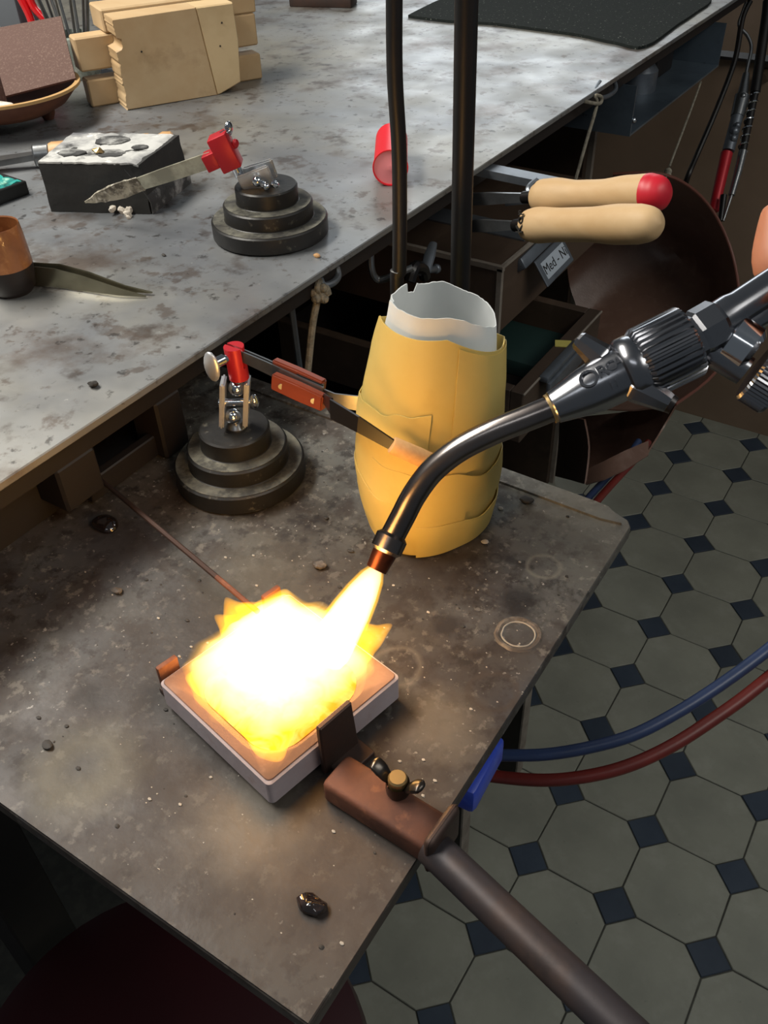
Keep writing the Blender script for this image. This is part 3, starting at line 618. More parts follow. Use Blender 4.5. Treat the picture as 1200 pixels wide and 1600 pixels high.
# wooden block with a glued strip, and three bars behind it
o = PZ(200, 173, ZT); e = PZ(348, 147, ZT); fr = frame_at(o, e); Lw = (e - o).length + .026; Hb = PP(o, 175, 30).z - ZT
bt = thing('wood_block', 'broad pale wooden block on edge, chewed left end, lighter strip at right', 'wood block', o)
bm = BM(); n = 44; poly = []
for i in range(n + 1):
    z = Hb * i / n; dx = .0022 * noise.noise(V3((z * 60, 2.2, 0))) + .0018 * noise.noise(V3((z * 260, 5, 0))) + .0012 * noise.noise(V3((z * 700, 8, 0))) + (.008 if .66 < i / n < .80 else (.003 if i / n >= .8 else 0))
    poly.append((dx, z))
prf = [(x, z) for x, z in poly] + [(Lw * .78 - .012, Hb), (Lw * .78, 0)]
mt_ = fr @ Matrix.Rotation(math.pi / 2, 4, 'X')          # polygon x,z -> local x, up; extrude toward -y
bm = BM(); prism(bm, prf, .036, mt_ @ Matrix.Translation((0, 0, -.036)), .0015); part('main_block', bm, 'pale_wood', bt, sharp=40)
st = [(Lw * .78 - .0118, Hb), (Lw * .78 + .0002, 0), (Lw * .80, 0), (Lw, .010), (Lw + .004, Hb * .6), (Lw + .002, Hb)]
bm = BM(); prism(bm, st, .036, mt_ @ Matrix.Translation((0, 0, -.036)), .0015); part('glued_strip', bm, 'pale_wood_light', bt, 'paler strip glued to the right end', sharp=40)
bm = BM()
for (x, z) in ((.03, Hb * .62), (Lw * .86, Hb * .55), (Lw * .9, Hb * .8)): 
    bm = BM(); c0 = fr @ V3((x, -.0004, z)); ball(bm, c0, .0011, 8); part('nail_hole', bm, 'ink', bt)
def bar(label, x0, x1, y0, y1, z0, z1, mt='pale_wood', ch=.006):
    bm = BM(); box(bm, ((x0 + x1) / 2, (y0 + y1) / 2, (z0 + z1) / 2), (x1 - x0, y1 - y0, z1 - z0), fr, bev=.0018, seg=1); loc = fr @ V3((x0, y0, z0)); jitter(bm, .0006, 60); solo('wood_bar', bm, mt, label, 'wood bar', loc)
zl = PP(o, 130, 140)
bar('lowest of three pale wooden bars stacked behind the broad wood block', -.034, Lw + .045, .037, .062, .0, .031)
bar('middle pale wooden bar of three stacked behind the broad wood block', -.038, Lw + .044, .037, .064, .041, .078)
bar('topmost wooden bar behind the broad wood block, orange end grain', .000, Lw + .046, .037, .09, .0785, .104)

# charcoal block
o = PZ(80, 331, ZT); e = PZ(236, 335, ZT); fr = frame_at(o, e); Lc = (e - o).length; Hc = PP(o, 65, 254).z - ZT; Dc = .082
cb_ = thing('charcoal_block', 'black charcoal soldering block with ash-white pitted top', 'charcoal block', o)
bm = BM(); t = bmesh.new(); bmesh.ops.create_cube(t, size=1); bmesh.ops.subdivide_edges(t, edges=list(t.edges), cuts=9, use_grid_fill=True)
for v in t.verts:
    x = v.co.x + .5; y = v.co.y + .5; z = v.co.z + .5
    wear = max(0, x - .8) / .2 * max(0, z - .3) * .03
    v.co = V3(((x - wear) * (Lc + .012 * y), y * Dc, z * Hc))
for v in t.verts: v.co += noise.noise_vector(v.co * 70) * .0012
top = [f for f in t.faces if f.normal.z > .8 and f.calc_center_median().z > Hc * .85]
merge(bm, t, fr); part('block', bm, 'charcoal', cb_, sharp=50)
bm = BM(); gx = 30; gy = 16; gr = []
pits = [(.2, .35, .022), (.45, .75, .022), (.5, .35, .02), (.8, .45, .014)]
for i in range(gx + 1):
    row = []
    for j in range(gy + 1):
        x = i / gx; y = j / gy; X = x * (Lc + .012 * y) + .0005; 
        z = Hc + .0012 + .0009 * noise.noise(V3((X * 130, y * 8, 1)))
        for px, py, pr in pits:
            d = math.hypot((x - px) * Lc, (y - py) * Dc) / pr
            if d < 1: z -= .004 * (1 - d * d) * 0.25
        if x > .93: z -= (x - .93) * .03
        edge = .0012 * noise.noise(V3((X * 200, y * 30, 5)))
        row.append(fr @ V3((X * (1 - .03) + edge, y * Dc + edge - .0003, z)))
    gr.append(row)
sheet(bm, gr, .0016); part('ash_crust', bm, 'ash', cb_, 'white ash crust on the top', sharp=60)
for k, (px, py, pr) in enumerate(((.24, .30, .013), (.50, .74, .017), (.62, .30, .014), (.84, .52, .008))):
    bm = BM(); pts = []
    for i in range(24):
        a = 2 * math.pi * i / 24; r_ = pr * (1 + .3 * noise.noise(V3((math.cos(a) * 2, math.sin(a) * 2, k * 5)))); pts.append((px * Lc + r_ * math.cos(a), py * Dc + r_ * .72 * math.sin(a)))
    prism(bm, pts, .0016, fr @ Matrix.Translation((0, 0, Hc + .0004)), .0006); part('burnt_pit', bm, 'ash_dark', cb_)
gr = [[fr @ V3((Lc + .012 * (j / 8) + .0014 - max(0, i / 8 - .3) * .03 + .0006 * noise.noise(V3((i, j * .7, 2))), Dc * j / 8, Hc * i / 8 * .97)) for j in range(9)] for i in range(9)]
bm = BM(); sheet(bm, gr, .001); part('ash_streaks', bm, 'ash_dark', cb_, 'grey ash streaks on the right side', sharp=60)
bm = BM(); c0 = PZ(200, 332, ZT + .001)
for k in range(10): ball(bm, c0 + V3((random.uniform(-.012, .016), random.uniform(-.008, .004) - .002, random.uniform(0, .005))), random.uniform(.002, .004), 6)
jitter(bm, .0015, 300); solo('ash_crumbs', bm, 'powder', 'white ash crumbs at the foot of the charcoal block', 'ash', c0, kind='stuff')
bm = BM(); c0 = fr @ V3((Lc * .50, Dc * .30, Hc + .003)); ball(bm, c0, .004, 8, (1.5, 1, .6)); jitter(bm, .002, 250); solo('solder_lump', bm, 'brass', 'small gold-coloured lump on the ashy charcoal block', 'solder lump', c0 - V3((0, 0, .0025)))

# wooden-handled file lying behind the charcoal block
a = PZ(78, 241, ZT + .012); b = PZ(272, 222, ZT + .012); ax = (b - a).normalized()
t = thing('file', 'file with pale wooden handle lying behind the charcoal block', 'file', a - V3((0, 0, .012)))
bm = BM(); L = (b - a).length; lathe(bm, [(.0105, 0), (.012, .004), (.0118, L * .5), (.0112, L * .8), (.0085, L * .85), (.0092, L * .88), (.0115, L * .92), (.011, L - .002), (.009, L)], 20, look(a, b)); part('handle', bm, 'tan_handle', t)
bm = BM(); cyl(bm, a - ax * .016, a + ax * .001, .0118, .0118, 20, .0015); part('ferrule', bm, 'dull_steel', t)
bm = BM(); strip(bm, [a - ax * .14 - V3((0, 0, .003)), a - ax * .05 - V3((0, 0, .002)), a - ax * .015], V3((.0, .0, 1)).cross(ax), [.018, .016, .012], .006); part('file_blade', bm, 'dull_steel', t)

# clay bowl with a lump and powder, emery sheet over it
c = PZ(5, 203, ZT) ; c = V3((c.x - .012, c.y + .02, ZT)); Rb = (PP(c, 120, 128) - c).xy.length
hb = .040
bw = thing('clay_bowl', 'shallow brown clay bowl at the left edge of the bench', 'bowl', c)
bm = BM(); lathe(bm, [(.03, .008), (.055, .014), (Rb * .8, hb * .55), (Rb, hb), (Rb - .004, hb + .001), (Rb * .78, hb * .55 + .005), (.05, .022), (.01, .018)], 48, Matrix.Translation(c)); part('bowl', bm, 'clay', bw)
bm = BM(); lathe(bm, [(Rb - .0045, hb - .001), (Rb + .0008, hb - .001), (Rb + .0008, hb + .0022), (Rb - .0045, hb + .0022)], 48, Matrix.Translation(c), False, False); part('rim', bm, 'clay_rim', bw, 'paler worn rim')
for k in range(3):
    a = k * 2.1 + .9; p = c + V3((.045 * math.cos(a), .045 * math.sin(a), 0)); bm = BM(); lathe(bm, [(.006, 0), (.009, .006), (.010, .015)], 12, Matrix.Translation(p)); part('foot', bm, 'clay', bw)
p = PP(c, 8, 172); bm = BM(); box(bm, (0, 0, .0), (.024, .022, .05), Matrix.Translation((c.x + .012, c.y - .022, ZT + hb * .55 + .018)) @ Matrix.Rotation(.5, 4, 'Z'), bev=.002); solo('stone_block', bm, 'emery', 'square brown stone with white-dusted top standing in the clay bowl', 'stone', (c.x + .012, c.y - .022, ZT + hb * .4))
bm = BM(); ball(bm, (c.x + .035, c.y - .034, ZT + hb * .70), .022, 20, (1, .8, .45)); ball(bm, (c.x - .02, c.y - .045, ZT + hb * .70), .02, 20, (1, .8, .45)); jitter(bm, .003, 90); solo('pumice_powder', bm, 'powder', 'pale pumice powder heaped in the clay bowl', 'powder', (c.x + .04, c.y - .03, ZT + hb * .4), kind='stuff')
# emery sheet folded like a roof
q = [(-40, 160), (118, 121), (104, 74), (94, 24), (-40, 52)]
base = c + V3((0, .02, 0))
f1 = [PE(-50, 165, base.dot(E2) - .02), PE(118, 122, base.dot(E2) - .005)]
f2 = [PE(-50, 100, base.dot(E2) + .03), PE(106, 74, base.dot(E2) + .03)]
f3 = [PE(-50, 52, base.dot(E2) + .085), PE(95, 25, base.dot(E2) + .085)]
gr = []
for k in range(9):
    s = k / 8; r = []
    a1, a2, a3 = f1[0].lerp(f1[1], s), f2[0].lerp(f2[1], s), f3[0].lerp(f3[1], s)
    gr.append([a1.lerp(a2, i / 4) for i in range(4)] + [a2] + [a2.lerp(a3, i / 4) for i in range(1, 5)])
bm = BM(); sheet(bm, gr, .0025); em = solo('emery_sheet', bm, 'emery', 'coarse brown emery sheet folded like a roof, resting on the clay bowl', 'emery sheet', f1[1])

# far left tools
def upright(u, v, z=ZT): return PZ(u, v, z)
jr = upright(118, 150); jr = PE(120, 150, E2.dot(upright(118, 165)))
p = PZ(125, 118, ZT); jt = thing('tool_jar', 'dark jar of steel burs and tools behind the emery sheet', 'jar', p)
bm = BM(); lathe(bm, [(.028, 0), (.030, .004), (.030, .05), (.027, .052), (.026, .006), (.001, .006)], 24, Matrix.Translation(p)); part('jar', bm, 'jar_glass', jt)
for k in range(11):
    a = 2.4 * k; b0 = p + V3((.014 * math.cos(a), .014 * math.sin(a), .008)); b1 = b0 + V3((.024 * math.cos(a + .3), .024 * math.sin(a + .3), .095 + .02 * random.random()))
    bm = BM(); cyl(bm, b0, b1, .0022, .0018, 8); ball(bm, b1, .003 + .0015 * random.random(), 8); tl = solo('bur', bm, 'dull_steel', 'thin steel bur or probe standing in the dark jar', 'bur', b0, 'steel burs standing in the dark jar')
p = PZ(62, 92, ZT); pl = thing('pliers', 'pliers with glossy red handles behind the emery sheet', 'pliers', p)
b0 = PE(40, 60, p.dot(E2)); 
h1 = [PP(p, 40, -20), PP(p, 52, 10), PP(p, 72, 34), PP(p, 80, 60)]; h2 = [PP(p, 22, -20), PP(p, 40, 12), PP(p, 50, 36), PP(p, 54, 60)]
bm = BM(); tube(bm, h1, .0055, 12); part('handle', bm, 'red_gloss', pl); bm = BM(); tube(bm, h2, .0055, 12); part('handle', bm, 'red_gloss', pl)
bm = BM(); tube(bm, [h1[-1], PP(p, 68, 80), p + V3((0, 0, .004))], [.004, .005, .003], 10); tube(bm, [h2[-1], PP(p, 64, 80), p + V3((.002, 0, .004))], [.004, .005, .003], 10); part('jaws', bm, 'black_steel', pl)
p = PZ(40, 90, ZT); bm = BM(); box(bm, (p.x - .02, p.y + .02, ZT + .05), (.05, .035, .10), bev=.003); solo('grey_case', bm, 'grey_plastic', 'grey plastic case behind the emery sheet, left of the red pliers', 'case', (p.x - .02, p.y + .02, ZT))
p = PZ(10, 80, ZT); bm = BM(); lathe(bm, [(.022, 0), (.024, .003), (.024, .07), (.017, .08), (.017, .1)], 24, Matrix.Translation((p.x - .03, p.y + .03, ZT))); solo('glass_jar', bm, 'jar_glass', 'mottled glass jar at the top left corner', 'jar', (p.x - .03, p.y + .03, ZT))
p = PZ(165, 75, ZT); bm = BM(); lathe(bm, [(.02, 0), (.021, .002), (.021, .085), (.019, .09)], 24, Matrix.Translation((p.x, p.y + .03, ZT))); solo('grey_canister', bm, 'grey_plastic', 'blue-grey canister behind the wooden bars', 'canister', (p.x, p.y + .03, ZT))
p = PZ(215, 70, ZT); tn = thing('tin', 'round tin with a red lid behind the wooden bars', 'tin', (p.x, p.y + .07, ZT))
bm = BM(); lathe(bm, [(.045, 0), (.045, .07)], 36, Matrix.Translation((p.x, p.y + .07, ZT))); part('body', bm, 'jar_glass', tn)
bm = BM(); lathe(bm, [(.047, .0702), (.048, .072), (.048, .082), (.046, .085)], 36, Matrix.Translation((p.x, p.y + .07, ZT))); part('lid', bm, 'lid_red', tn, 'dull red lid')
p = PZ(500, 12, ZT); bm = BM(); fr2 = frame_at(p, p + V3((.9, .3, 0))); box(bm, (0, .02, .008), (.11, .04, .016), fr2, bev=.002); solo('steel_block', bm, 'dark_iron', 'low dark metal block at the top of the bench', 'block', p)

# teal tray
p = PZ(45, 302, ZT); pt = thing('tray', 'small black tray of blue-green enamel at the left edge', 'tray', (p.x - .04, p.y, ZT))
a = PZ(47, 303, ZT); b = PZ(-25, 330, ZT); d = PZ(22, 275, ZT)
x_ = (b - a).normalized(); y_ = V3((x_.y, -x_.x, 0)); 
fr3 = axes(a, -x_, -y_ if (d - a).dot(-y_) > 0 else y_, V3((0, 0, 1)))
fr3 = axes(a, x_, (y_ if y_.dot(d - a) > 0 else -y_), V3((0, 0, 1)))
bm = BM(); W, D, Ht = .075, .055, .013
for s in (((W / 2, .002, Ht / 2), (W, .004, Ht)), ((W / 2, D - .002, Ht / 2), (W, .004, Ht)), ((.002, D / 2, Ht / 2), (.004, D - .008, Ht)), ((W - .002, D / 2, Ht / 2), (.004, D - .008, Ht)), ((W / 2, D / 2, .0015), (W - .004, D - .004, .003))): box(bm, s[0], s[1], fr3, bev=.0008, seg=1)
part('tray', bm, 'tray_black', pt)
gr = [[fr3 @ V3((.004 + (W - .008) * i / 16, .004 + (D - .008) * j / 12, .009 + .003 * noise.noise(V3((i * .5, j * .5, 3))))) for j in range(13)] for i in range(17)]
bm = BM(); sheet(bm, gr, .004); part('enamel', bm, 'teal', pt, 'wet blue-green enamel', stuff=True)

# cup
c = PZ(-6, 482, ZT); c = V3((c.x - .012, c.y + .028, ZT)); Rc = .030
rr = (PP(c, 46, 400) - c).dot(E1); Rc = rr
hc = PP(c - E2 * Rc, 2, 400).z - ZT; hc = .054
cp = thing('cup', 'small brown-glazed cup with a burnt black base at the left edge', 'cup', c)
prof = [(Rc * .70, 0), (Rc * .86, .004), (Rc * .98, hc * .3), (Rc * 1.0, hc * .42)]
bm = BM(); lathe(bm, prof, 40, Matrix.Translation(c), True, False); part('burnt_base', bm, 'cup_dark', cp, 'black burnt base')
bm = BM(); lathe(bm, [(Rc * 1.0, hc * .42), (Rc * .99, hc * .6), (Rc * .96, hc * .85), (Rc * .92, hc), (Rc * .90, hc + .001), (Rc * .87, hc), (Rc * .90, hc * .8), (Rc * .92, hc * .5), (Rc * .8, hc * .15), (.001, hc * .12)], 40, Matrix.Translation(c), False, True); part('body', bm, 'cup_glaze', cp)
# tweezers on the bench
a = PZ(45, 425, ZT + .012); b = PZ(238, 461, ZT + .001)
tw = thing('tweezers', 'slim bronze-coloured tweezers lying on the bench with their end behind the brown cup', 'tweezers', PZ(140, 450, ZT))
ax = (b - a).normalized(); sd = V3((0, 0, 1)).cross(ax).normalized()
pts0 = [PZ(40, 430, ZT + .0080), PZ(85, 434, ZT + .0080), PZ(125, 442, ZT + .0068), PZ(187, 456, ZT + .0042), PZ(228, 463, ZT + .0015)]
pts1 = [PZ(40, 424, ZT + .0085), PZ(95, 427, ZT + .0085), PZ(140, 437, ZT + .0072), PZ(195, 451, ZT + .0046), PZ(238, 457, ZT + .0022)]
for q_ in (pts0, pts1):
    bm = BM(); strip(bm, q_, V3((0, .25, 1)), [.0155, .0150, .0125, .0055, .001], .0014); part('arm', bm, 'tweezer_steel', tw)
bm = BM(); strip(bm, [PZ(30, 428, ZT + .0082), PZ(44, 428, ZT + .0082)], V3((0, 0, 1)), .0156, .007); part('joint', bm, 'tweezer_steel', tw)
# red tube
a = PZ(612, 272, ZT + .011); b = PZ(612, 214, ZT + .011); a = PZ(610, 262, ZT + .0175); b = PZ(612, 217, ZT + .0175)
tb = thing('plastic_tube', 'bright red plastic tube lying on the bench behind the left black rod', 'tube', a - V3((0, 0, .0175)))
Rt = .0175
bm = BM(); L = (b - a).length; lathe(bm, [(Rt - .0016, .0006), (Rt - .0012, -.0012), (Rt - .0002, -.0012), (Rt, 0), (Rt - .001, .003), (Rt - .001, L - .002), (Rt - .003, L)], 32, look(a, b), False, True); part('body', bm, 'red_plastic', tb)
bm = BM(); lathe(bm, [(Rt - .0014, .0004), (.004, .0002), (.003, -.0004), (.001, -.0004)], 32, look(a, b), True, True); part('end_cap', bm, 'pink_plastic', tb, 'pinkish end cap')
# black mat
pt_ = [PZ(u, v, ZT) for u, v in ((637, 28), (700, 36), (770, 40), (840, 49), (905, 58), (960, 70), (1008, 76), (1060, 41), (1112, 4), (1085, 0), (1050, 3), (1000, 0), (940, -6), (860, -14), (760, -20), (690, 2))]
bm = BM(); ps = spline(pt_ + [pt_[0]], 4)[:-1]; poly = [(p.x + .0015 * noise.noise(p * 60), p.y + .002 * noise.noise(p * 40)) for p in ps]
prism(bm, poly, .004, Matrix.Translation((0, 0, ZT + .0002))); 
solo('rubber_mat', bm, 'black_mat', 'dark grey-green felt mat with a ragged edge at the far right of the bench', 'mat', pt_[3])
# crumbs on the bench
for (u, v, r, mt, lb) in ((147, 604, .0035, 'chip_dark', 'small dark lump near the front left of the bench'), (495, 402, .0026, 'tan_handle', 'tiny brown crumb near the bench edge below the upper stand'), (256, 400, .0018, 'chip_dark', 'tiny black crumb left of the upper stand')):
    p = PZ(u, v, ZT); bm = BM(); ball(bm, p + V3((0, 0, r * .6)), r, 10, (1.2, .9, .6)); jitter(bm, r * .4, 300); solo('crumb', bm, mt, lb, 'crumb', p)

# ================================================================== STANDS
def stand_base(t, c, R):
    h = (.0155, .0290, .0435); r = (R, R * .765, R * .53)
    bm = BM(); b = .0012; z = 0
    prof = [(r[0] - .002, 0), (r[0], .002), (r[0] * 1.0, h[0] - b), (r[0] - b, h[0]), (r[1] + .001, h[0] + .0002), (r[1], h[0] + .001), (r[1], h[1] - b), (r[1] - b, h[1]), (r[2] + .001, h[1] + .0002), (r[2], h[1] + .001), (r[2], h[2] - b), (r[2] - b, h[2])]
    lathe(bm, prof, 64, Matrix.Translation(c)); part('stepped_base', bm, 'cast_iron', t)
    bm = BM()
    for k in (0, 1): lathe(bm, [(r[k] - .0016, h[k] + .0001), (r[k] - .0016, h[k] + .0004), (r[k + 1] + .0005, h[k] + .0006), (r[k + 1] + .0005, h[k] + .0001)], 64, Matrix.Translation(c), False, False)
    part('dust', bm, 'iron_dust', t, 'dusty upper faces of the steps')
    return c.z + h[2]
# upper stand, tilted joint, red clamp, blade
c1 = PZ(424, 364, ZT); R1 = .0512
s1 = thing('third_hand_stand', 'stepped black stand on the bench top, chrome joint lying down, red T-shaped clamp', 'stand', c1)
z1 = stand_base(s1, c1, R1)
top = c1 + V3((0, 0, z1 - c1.z))
g = lambda u, v, dz=0: PE(u, v, c1.dot(E2) + dz)
bm = BM(); ball(bm, g(412, 283, -.002), .0062, 16); cyl(bm, g(416, 292, 0), g(412, 283, -.002), .004); ball(bm, g(383, 283, -.004), .0052, 14); part('joint_ball', bm, 'chrome', s1)
def plate(a, b, wv, wid, th): 
    b_ = BM(); strip(b_, [a, b], wv, wid, th); bmesh.ops.bevel(b_, geom=list(b_.edges), offset=.0012, segments=2, affect='EDGES'); return b_
bm = plate(g(376, 290, -.010), g(424, 272, -.008), V3((0, -.25, 1)), .018, .0028); part('joint_plate', bm, 'satin_chrome', s1)
bm = plate(g(384, 276, .006), g(430, 262, .008), V3((0, -.25, 1)), .018, .0028); part('joint_plate', bm, 'satin_chrome', s1)
bm = BM(); cyl(bm, g(402, 284, -.016), g(402, 272, .010), .0028); ball(bm, g(402, 283, -.014), .0046, 12); part('screw', bm, 'chrome', s1)
bm = BM(); a = g(416, 290, -.018); ball(bm, a + V3((-.004, 0, .001)), .0042, 12, (1, .5, .8)); ball(bm, a + V3((.006, .004, .001)), .0042, 12, (1, .5, .8)); ball(bm, a + V3((0, 0, -.001)), .003, 10); part('wing_nut', bm, 'chrome', s1)
bm = BM(); cyl(bm, g(383, 283, -.004), g(366, 254, -.006), .0028); cyl(bm, g(376, 276, -.004), g(367, 258, -.005), .0045, .004); part('stem', bm, 'chrome', s1)
# red T clamp
ca = g(352, 236, -.006); axx = (g(376, 258, -.006) - g(334, 222, -.006)); upv = (g(368, 262, -.006) - g(340, 208, -.006)).normalized(); 
sd_ = (g(318, 247, -.006) - g(348, 232, -.006)).normalized(); nn = upv.cross(sd_).normalized(); sd_ = nn.cross(upv)
frc = axes(ca, sd_, upv, nn)
bm = BM(); box(bm, (0, 0, 0), (.017, .029, .018), frc, bev=.0012); box(bm, (.0138, .002, 0), (.0115, .0135, .0165), frc, bev=.001); part('clamp', bm, 'clamp_red', s1, 'red clamp')
bm = BM(); ball(bm, frc @ V3((-.0105, -.002, 0)), .004, 12, (.6, 1, 1)); part('screw_end', bm, 'clamp_red', s1)
bm = BM(); t_ = g(358, 205, -.002); ball(bm, t_ + V3((0, 0, .002)), .006, 14, (.35, .8, 1.0)); cyl(bm, frc @ V3((-.003, -.012, 0)), t_, .003); part('wing_screw', bm, 'chrome', s1)
# grey blade held by it
bl = thing('spatula', 'long flat grey blade held in the upper red clamp, crusted white at its tip', 'blade', g(325, 248, -.006))
a = frc @ V3((.012, .002, 0)); e_ = PE(133, 316, PZ(150, 345, ZT).dot(E2)); P_ = [a, a.lerp(e_, .35), a.lerp(e_, .56)]
wv = V3((0, -.35, 1))
bm = BM(); strip(bm, P_, wv, [.014, .0135, .012], .0012); part('blade', bm, 'blade_dirty', bl)
bm = BM(); strip(bm, [a.lerp(e_, .545), a.lerp(e_, .70), a.lerp(e_, .86), e_], wv, [.013, .0155, .011, .0015], [.0018, .0026, .0024, .001]); bmesh.ops.subdivide_edges(bm, edges=list(bm.edges), cuts=4, use_grid_fill=True); jitter(bm, .0008, 200); part('crusted_tip', bm, 'blade_crust', bl, 'white crusted tip')

# lower stand
c2 = PZ(378, 742, ZB); R2 = .0472
s2 = thing('third_hand_stand', 'stepped black stand on the soldering board with an upright chrome joint and round red clamp', 'stand', c2)
z2 = stand_base(s2, c2, R2)
g = lambda u, v, dz=0: PE(u, v, c2.dot(E2) + dz)
tp_ = V3((c2.x, c2.y, z2))
bm = BM(); lathe(bm, [(.0075, 0), (.0075, .002), (.006, .004), (.004, .0055)], 20, Matrix.Translation(g(371, 668, 0)* 1)); part('boss', bm, 'dull_steel', s2)
bl1 = g(364, 650, -.002); bl2 = g(370, 606, -.002)
bm = BM(); ball(bm, bl1, .0058, 18); part('joint_ball', bm, 'chrome', s2); bm = BM(); ball(bm, bl2, .0058, 18); part('joint_ball', bm, 'chrome', s2)
for sgn in (-1, 1):
    off = E1 * (.0082 * sgn)
    bm = plate(bl1 + off - V3((0, 0, .006)), bl2 + off + V3((0, 0, .007)), E2, .015, .0035); part('joint_plate', bm, 'satin_chrome', s2)
bm = BM(); mid = (bl1 + bl2) / 2; cyl(bm, mid - E1 * .011, mid + E1 * .012, .0026); ball(bm, mid + E1 * .0135, .0042, 14, (.8, .8, 1.3)); part('screw', bm, 'chrome', s2)
cb0 = g(374, 590, -.002); cb1 = g(365, 541, -.002); axc = (cb1 - cb0).normalized()
# slotted red cylinder: two halves with a slot
slot_dir = (PE(520, 600, c2.dot(E2) - .05) - cb1); slot_dir = (slot_dir - axc * slot_dir.dot(axc)).normalized(); nrm = axc.cross(slot_dir)
Lc_ = (cb1 - cb0).length; Rr = .0068
bm = BM()
for sgn in (-1, 1):
    poly = []
    for k in range(15):
        a = math.asin(.13) + (math.pi - 2 * math.asin(.13)) * k / 14; poly.append((Rr * math.cos(a), sgn * Rr * math.sin(a)))
    prism(bm, poly, Lc_ * .62, axes(cb0 + axc * Lc_ * .38, slot_dir, nrm, axc))
lathe(bm, [(Rr, 0), (Rr, Lc_ * .38)], 28, axes(cb0, slot_dir, nrm, axc)); part('clamp', bm, 'clamp_red', s2, 'round slotted red clamp')
bm = BM(); cyl(bm, bl2, cb0, .003); part('stem', bm, 'chrome', s2)
bm = BM(); a = g(348, 562, -.006); b = g(362, 556, -.004); cyl(bm, g(335, 569, -.010), b, .0027); cyl(bm, g(336, 568, -.010), g(350, 561, -.006), .0036); ball(bm, b, .0030, 10); part('thumb_screw', bm, 'chrome', s2)
wc = g(331, 573, -.011); bm = BM(); ball(bm, wc, .0085, 18, (.75, .35, 1.3)); part('thumb_wing', bm, 'satin_chrome', s2, 'oval chrome thumb wing')

# wood-gripped tweezers held by the lower clamp
tw2 = thing('cross_lock_tweezers', 'cross-locking tweezers with red-brown wooden grips held in the lower red clamp', 'tweezers', g(470, 590))
k0 = c2.dot(E2)
A_ = cb1 - axc * .004; e0 = -.004
pA = [A_ + slot_dir * -.005, PE(415, 572, k0 - .012), PE(470, 598, k0 - .028), PE(505, 612, k0 - .037)]
off = V3((0, 0, 1)) * .0008
up_ = V3((.1, .1, 1))
nA = E2
bm = BM(); strip(bm, [p + E2 * -.0012 for p in pA] , up_, [.007, .0085, .009, .008], .0013); part('arm', bm, 'dull_steel', tw2)
bm = BM(); strip(bm, [p + E2 * .0022 for p in pA], up_, [.007, .0085, .009, .008], .0013); part('arm', bm, 'dull_steel', tw2)
for sgn, nm in ((-1, 'front'), (1, 'rear')):
    ga = PE(428, 587, k0 - .017) + E2 * (.0055 * sgn); gb = PE(507, 622, k0 - .038) + E2 * (.0055 * sgn); 
    if sgn > 0: ga += V3((0, 0, .004)); gb += V3((0, 0, .004))
    bm = BM(); strip(bm, [ga, ga.lerp(gb, .5), gb], up_, [.0118, .0125, .0115], .0058); bmesh.ops.bevel(bm, geom=[e for e in bm.edges], offset=.0010, segments=2, affect='EDGES'); gp = part('wood_grip', bm, 'grip_wood', tw2)
    if sgn < 0:
        for f in (.17, .80):
            rp = ga.lerp(gb, f) - E2 * .0027; bm = BM(); cyl(bm, rp, rp - E2 * .0008, .0021, seg=14); part('rivet', bm, 'dull_steel', gp)
# jaws
eL = -.151 * E2.x + -.486 * E2.y
bm = BM(); strip(bm, [PE(505, 614, k0 - .037), PE(522, 622, k0 - .040), PE(545, 628, k0 - .043), PE(572, 632, k0 - .045)], up_, [.006, .007, .010, .011], .0012); part('rear_jaw', bm, 'dull_steel', tw2)
tipf = PE(616, 697, eL - .0535)
bm = BM(); strip(bm, [PE(506, 622, k0 - .042), PE(519, 636, -.334)], up_, [.006, .011], .0012); strip(bm, [PE(517, 639, -.336), PE(560, 663, -.363), tipf], up_, [.0125, .0105, .007], .0014); part('front_jaw', bm, 'black_steel', tw2, 'flat black jaw across the front of the paper tube')
bm = BM(); a, b = PE(612, 695, eL - .054), PE(692, 730, eL - .055)
lathe(bm, [(.0048, 0), (.0052, .001), (.0054, .5 * (b - a).length), (.0052, (b - a).length)], 18, look(a, b)); part('paper_roll', bm, 'tan_paper', tw2, 'tan paper rolled round the jaw tip')

# ================================================================== SOLDERING BOARD
bx0, bx1, by0, by1 = -.60, -.0255, -.7925, -.415
bd = thing('soldering_board', 'scorched grey steel-faced soldering board in front of the bench, hemmed edges', 'work board', (-.3, -.6, 0))
bm = BM(); poly = [(bx0, by0), (bx1, by0), (bx1, by1 - .012), (bx1 - .004, by1 - .006), (bx1 - .018, by1 - .001), (bx1 - .03, by1), (bx0, by1 + .012)]
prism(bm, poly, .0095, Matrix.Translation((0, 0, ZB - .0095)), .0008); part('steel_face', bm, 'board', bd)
bm = BM(); box(bm, ((bx0 + bx1) / 2 - .01, (by0 + by1) / 2, ZB - .0185), (bx1 - bx0 - .03, by1 - by0 - .012, .0178)); part('backing', bm, 'dark_wood', bd)
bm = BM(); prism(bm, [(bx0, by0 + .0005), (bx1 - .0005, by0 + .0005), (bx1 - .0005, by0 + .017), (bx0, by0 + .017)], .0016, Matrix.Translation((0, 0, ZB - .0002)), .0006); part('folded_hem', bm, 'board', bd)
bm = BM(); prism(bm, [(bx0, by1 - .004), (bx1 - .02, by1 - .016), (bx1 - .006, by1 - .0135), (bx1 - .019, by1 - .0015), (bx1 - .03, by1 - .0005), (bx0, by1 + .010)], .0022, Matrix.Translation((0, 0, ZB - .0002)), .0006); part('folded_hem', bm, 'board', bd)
for (x, y) in ((-.44, -.75), (-.44, -.46)):
    bm = BM(); box(bm, (x, y, (ZB - .027) / 2), (.05, .05, ZB - .028), bev=.002, seg=1); part('leg', bm, 'dark_wood', bd)
